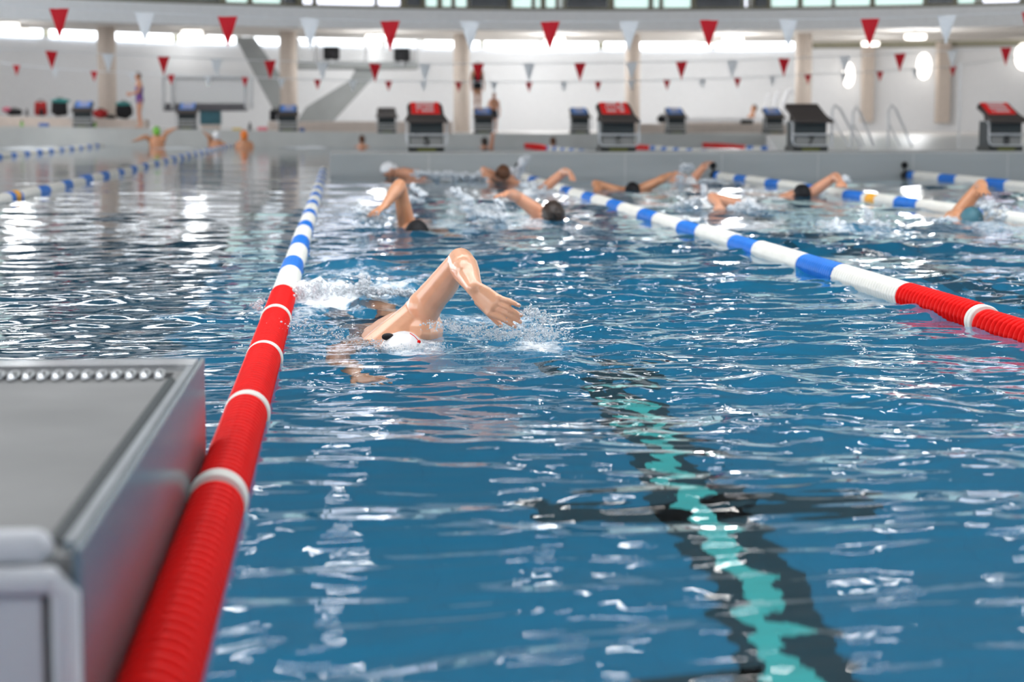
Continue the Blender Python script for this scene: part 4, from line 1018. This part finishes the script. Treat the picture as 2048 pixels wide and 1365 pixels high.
# ------------------------------------------------------------------ far deck furniture
YD = FAR + 1.6
def slab_px(bm, x0, x1, y0, y1, Y, dep):    # box whose front face spans those picture points at distance Y
    a, b = P(x0, y1, Y), P(x1, y0, Y); box(bm, a.x, b.x, Y, Y + dep, a.z, b.z, .01)
YW = 63.0
t = bm = B(); a, b = P(-160, 258, YD), P(292, 240, YD)
hexa(bm, [(a.x, YD, .4), (b.x, YD, .4), (b.x, YD + .9, .4), (a.x, YD + .9, .4)], [(a.x, YD, P(0, 232, YD).z + .05), (b.x, YD, P(290, 240, YD).z), (b.x, YD + .9, P(290, 240, YD).z), (a.x, YD + .9, P(0, 232, YD).z + .05)])
tag(obj('bench', bm, M['bench']), 'long cream bench with bags along the far left wall', 'bench')
bm = B(); slab_px(bm, 536, 905, 243, 270, YD + .6, .9); tag(obj('bench', bm, M['bench']), 'cream bench in the middle behind the bare brown block', 'bench')
bm = B(); slab_px(bm, 1262, 1585, 248, 272, YD + .6, .7); tag(obj('bench', bm, M['bench']), 'cream ledge in front of the whirlpool on the right', 'bench')
bz = lambda px: P(px, 232 + 8 * px / 290, YD).z
def sack(name, px, py, w, h, m, label, cat, Y=None, extras=(), group=None):
    """soft bag standing on the bench: lumpy body plus named trims"""
    Y = Y or YD + .4; p = P(px, py, Y); k = Y / F; w *= k; h *= k
    t = thing(name, p, label, cat, group)
    bm = B(); r = random.Random(int(px)); vs = ell(bm, p + V((0, 0, h / 2)), (V((w / 2, 0, 0)), V((0, .17, 0)), V((0, 0, h / 2))), 18, 12)
    for v in vs:
        d = v.co - p; d.z -= h / 2
        for ax, lim in ((0, w / 2), (2, h / 2)):
            s_ = d[ax] / lim; d[ax] = math.copysign(abs(s_) ** .6, s_) * lim
        d *= 1 + .06 * math.sin(v.co.x * 31 + px) + .05 * math.sin(v.co.z * 27); v.co = p + d + V((0, 0, h / 2))
    obj('bag_body', bm, m, t, True)
    bm = B(); tube(bm, [p + V((-w * .25, 0, h * .9)), p + V((-w * .15, 0, h * 1.12)), p + V((w * .15, 0, h * 1.12)), p + V((w * .25, 0, h * .9))], .016, seg=8); obj('handle', bm, M['blackcloth'], t, True)
    for (nm, mm, dx, dz, sw, sh) in extras:
        bm = B(); ell(bm, p + V((dx * w, -.1, dz * h)), (V((sw * w, 0, 0)), V((0, .12, 0)), V((0, 0, sh * h)))); obj(nm, bm, mm, t, True)
    return t
BG = 'bags on the far deck'
sack('bag', 29, 231.5, 30, 13, M['blackcloth'], 'low black bag with pink top at the left end of the bench', 'bag', extras=[('towel', M['bagpink'], -.45, .9, .3, .4)], group=BG)
sack('bag', 82, 232.5, 26, 28, M['bagred'], 'upright red and black bag on the bench left of the big black bag', 'bag', extras=[('pocket', M['blackcloth'], .1, .3, .2, .3)], group=BG)
sack('bag', 120, 233, 32, 32, M['blackcloth'], 'large black bag with teal towel, on the bench left of the first small block', 'bag', extras=[('towel', M['tealtowel'], .1, .95, .6, .13)], group=BG)
sack('bag', 201, 236, 28, 16, M['bagred'], 'red bag on the bench in front of the first column', 'bag', group=BG)
sack('bag', 248, 237, 32, 30, M['blackcloth'], 'black bag with teal rim on the bench behind the woman', 'bag', extras=[('towel', M['tealtowel'], 0, .95, .5, .12)], group=BG)
sack('bag', 222, 237.5, 22, 6, M['blackcloth'], 'flat black bag lying in front of the teal-rimmed bag', 'bag', Y=YD + .15, group=BG)
sack('bag', 549, 242, 20, 22, M['blackcloth'], 'black bag leaning left of the block at the second column', 'bag', Y=YD + .9, group=BG)
sack('bag', 1326, 246.5, 24, 16, M['blackcloth'], 'dark slanted bag left of the small block right of block six', 'bag', Y=YD + .9, group=BG)
def bottle(px, py, h, m, label, Y):
    p = P(px, py, Y); k = Y / F; h *= k; r = h * .2
    t = thing('bottle', p, label, 'bottle')
    bm = B(); tube(bm, [p, p + V((0, 0, h * .62)), p + V((0, 0, h * .78))], [r, r, r * .55], seg=14, cap=False); obj('bottle_body', bm, m, t, True)
    bm = B(); tube(bm, [p + V((0, 0, h * .78)), p + V((0, 0, h))], r * .5, seg=12, cap=False); obj('lid', bm, M['blackcloth'], t, True)
bottle(54, 232, 14, M['blackbottle'] if 'blackbottle' in M else M['darkslab'], 'dark slim bottle on the bench beside the low black bag', YD + .3)
bottle(44, 256.5, 16, M['green'], 'dark green bottle on the floor below the left bench', FAR + .7)
bottle(190, 257, 14, M['green'], 'green bottle on the floor right of the first small block', FAR + .7)
bottle(500, 262, 17, M['darkslab'], 'dark bottle on the deck left of the pink float', FAR + .6)
def blob(name, px, py, w, h, m, label, cat, Y):
    p = P(px, py, Y); k = Y / F
    bm = B(); box(bm, p.x - w * k / 2, p.x + w * k / 2, p.y - .12, p.y + .12, p.z, p.z + h * k, min(w, h) * k * .3); tag(obj(name, bm, m, smooth=True), label, cat)
blob('box', 88, 255.5, 19, 9, M['bluebox'], 'small blue plastic box on the floor below the left bench', 'box', FAR + .7)
blob('pool_float', 474, 262.5, 18, 6, M['yellow'], 'flat yellow pool float on the deck above the orange cap', 'pool float', FAR + .4)
blob('pool_float', 525, 264, 20, 10, M['pinkitem'], 'pink pool float on the deck right of the dark bottle', 'pool float', FAR + .5)
p = P(604, 261, FAR + .5); bm = B(); ball(bm, p, 5.5 * FAR / F, 18, 12); tag(obj('ball', bm, M['bluebox'], smooth=True), 'small blue ball on the deck right of the third small block', 'ball')

# diving tower: two sloped struts, platform and glazed rail
t = thing('diving_tower', P(700, 245, 68), 'grey concrete diving tower with two sloped struts and glazed top platform', 'diving tower')
Yt = 67.5
def strut(name, q, Y, dep):
    bm = B(); prism(bm, [P(a, b, Y) for a, b in q], (0, dep, 0)); return obj(name, bm, M['concrete'], t)
strut('strut', [(470, 74), (508, 74), (560, 150), (570, 222), (548, 222), (525, 180)], Yt, .8)
strut('strut', [(716, 128), (757, 128), (752, 150), (664, 246), (592, 246), (612, 214), (700, 160)], Yt, .8)
bm = B(); slab_px(bm, 592, 838, 124, 136, Yt - .4, 2.4); obj('tower_platform', bm, M['concrete'], t)
bm = B(); slab_px(bm, 598, 836, 82, 124, Yt - .3, .03); obj('balustrade', bm, M['clearpanel'], t)
for x in (596, 632, 732, 837):
    bm = B(); a = P(x, 124, Yt - .38); b = P(x, 80, Yt - .38); tube(bm, [a, b], .045, seg=8); obj('post', bm, M['rail'], t, True)
for k, (x, y) in enumerate(((663, 121), (804, 124))):
    p = P(x, y, Yt - .62); 
    s_ = thing('loudspeaker', p, ('black loudspeaker box at the left of the glazed tower platform', 'black loudspeaker box at the right of the glazed tower platform')[k], 'loudspeaker')
    bm = B(); box(bm, p.x - .27, p.x + .27, p.y - .1, p.y + .28, p.z + .02, p.z + .46, .07); obj('cabinet', bm, M['black'], s_)
    bm = B(); tube(bm, [p + V((0, -.11, .2)), p + V((0, -.09, .2))], [.13, .14], seg=20, cap=False); obj('cone', bm, M['blackcloth'], s_, True)
    bm = B(); tube(bm, [p + V((0, 0, -.06)), p + V((0, 0, .05))], .05, seg=10); obj('bracket', bm, M['rail'], s_, True)
# low diving platform
Yp = FAR + 2.3
t = thing('diving_platform', P(410, 250, Yp), 'low dark diving platform with glazed rail behind the second small block', 'diving platform')
bm = B(); slab_px(bm, 326, 492, 207, 222, Yp, 1.2); obj('slab', bm, M['darkslab'], t)
bm = B(); slab_px(bm, 345, 488, 156, 207, Yp + .1, .03); obj('balustrade', bm, M['clearpanel'], t)
bm = B(); tube(bm, [P(326, 156, Yp), P(494, 156, Yp)], .045, seg=8); obj('top_rail', bm, M['rail'], t, True)
for x in (327, 345, 492, 503):
    bm = B(); tube(bm, [P(x, 215, Yp - .03), P(x, 156, Yp - .03)], .05, seg=8); obj('post', bm, M['rail'], t, True)
bm = B(); slab_px(bm, 400, 440, 222, 249, Yp + .1, .8); obj('pedestal', bm, M['teal'], t)
bm = B(); slab_px(bm, 402, 438, 249, 262, Yp + .12, .7); obj('pedestal_base', bm, M['bench'], t)
# whirlpool with raised white rim, spout arch and the person in it
Yh = 63.5
c = P(1440, 246, Yh + 1.5)
t = thing('whirlpool', c, 'round whirlpool tub with white rim on the right of the far deck', 'whirlpool')
rx = 118 / F * Yh
def ringmesh(c, r0, r1, z0, z1, n=40):
    bm = B(); rows = []
    for i in range(n + 1):
        a = 2 * PI * i / n; ca, sa = math.cos(a), math.sin(a)
        rows.append([(c.x + ca * r1, c.y + sa * r1 * .75, z0), (c.x + ca * r1, c.y + sa * r1 * .75, z1), (c.x + ca * r0, c.y + sa * r0 * .75, z1), (c.x + ca * r0, c.y + sa * r0 * .75, z0), (c.x + ca * r1, c.y + sa * r1 * .75, z0)])
    strip(bm, rows); bmesh.ops.remove_doubles(bm, verts=bm.verts, dist=1e-4); return bm
obj('tub_wall', ringmesh(c, rx - .3, rx, .3, c.z + .02), M['bench'], t); obj('tub_rim', ringmesh(c, rx - .42, rx + .05, c.z + .02, c.z + .17), M['wall'], t)
bm = B(); box(bm, P(1488, 249, Yh - .42).x, P(1512, 249, Yh - .42).x, c.y - rx * .75 - .1, c.y - rx * .75 + .1, P(1500, 249, Yh - .5).z, P(1500, 240, Yh - .5).z, .02); obj('vent', bm, M['black'], t)
sp = thing('water_spout', P(1570, 246, Yh + 3.5), 'white slanted water spouts rising right of the whirlpool', 'water spout')
for pts, r_ in (([(1562, 250), (1567, 205), (1578, 178), (1588, 188)], .085), ([(1548, 250), (1550, 200), (1556, 186)], .05), ([(1532, 250), (1533, 200), (1538, 190)], .04)):
    bm = B(); tube(bm, [P(a, b, Yh + 3.5) for a, b in pts], r_, seg=10); obj('spout_pipe', bm, M['whitepanel'], sp, True)
h = P(1508, 217, Yh + .9)
def sitter():
    n_ = h + V((-.05, 0, -.17))
    J = {'head': h, 'top': V((.25, 0, 1)), 'face': V((-1, -.5, 0)), 'neck': n_, 'shL': n_ + V((-.08, -.17, -.07)), 'shR': n_ + V((.0, .17, -.07)), 'chest': n_ + V((-.05, 0, -.24)), 'waist': n_ + V((-.0, 0, -.46)), 'pelvis': n_ + V((.0, 0, -.62)), 'hipside': V((0, -1, 0))}
    for Q, q in (('L', -1), ('R', 1)):
        J['el' + Q] = J['sh' + Q] + V((-.2, q * .05, -.18)); J['wr' + Q] = J['el' + Q] + V((-.24, 0, -.08)); J['tip' + Q] = J['wr' + Q] + V((-.17, 0, -.03))
        J['hip' + Q] = J['pelvis'] + V((-.05, q * .09, 0)); J['kn' + Q] = J['hip' + Q] + V((-.4, 0, .05)); J['an' + Q] = J['kn' + Q] + V((-.1, 0, -.25)); J['toe' + Q] = J['an' + Q] + V((-.15, 0, -.02))
    body('person', J, 'person reclining with dark hair at the edge of the whirlpool', M['skin_tan'], .012, None, M['hair'], 'hair', k=1.05)
sitter()

# stair handrails and a slim post on the right deck
HL = ['bent steel handrail nearest starting block seven', 'bent steel handrail in the middle of the three right of block seven', 'bent steel handrail farthest right, left of the slim post']
for (pts, sub), lb, YH in zip(((((1664, 297), (1664, 222), (1670, 211), (1680, 218), (1704, 262), (1722, 297)), (1668, 240, 1698, 297)),
                           (((1702, 297), (1706, 224), (1712, 214), (1720, 224), (1733, 256), (1748, 297)), (1708, 250, 1728, 297)),
                           (((1776, 297), (1777, 222), (1784, 211), (1792, 220), (1808, 256), (1824, 297)), (1780, 250, 1800, 297))), HL, (30.0, 32.0, 31.0)):
    t = thing('handrail', P(pts[0][0], 297, YH), lb, 'handrail', 'stair handrails on the right deck')
    z0 = .3
    q = [P(a, b, YH) for a, b in pts]; q[0].z = q[-1].z = .3
    bm = B(); tube(bm, q, .02, seg=10); obj('top_tube', bm, M['rail'], t, True)
    q = [P(sub[0], sub[1], YH), P(sub[2], sub[3], YH)]; q[1].z = .3
    bm = B(); tube(bm, q, .014, seg=8); obj('brace', bm, M['rail'], t, True)
p = P(1917, 297, 32); bm = B(); tube(bm, [(p.x, 32.0, .3), (p.x, 32.0, P(1917, 126, 32).z)], .015, seg=10); pp = tag(obj('post', bm, M['rail'], smooth=True), 'slim upright grey post left of block eight holding the middle pennant string', 'post')

# ------------------------------------------------------------------ light and world
w = bpy.data.worlds.new('sky'); S.world = w; w.use_nodes = True
bgn = w.node_tree.nodes['Background']; bgn.inputs[0].default_value = (0.94, 0.965, 1.0, 1); bgn.inputs[1].default_value = 3.3

S.view_settings.view_transform = 'Standard'; S.view_settings.look = 'None'; S.view_settings.gamma = 1.0; S.view_settings.use_curve_mapping = False
S.view_settings.exposure = 0.35
S.cycles.use_denoising = True
S.cycles.sample_clamp_indirect = 6.0
S.cycles.max_bounces = 10; S.cycles.transmission_bounces = 8
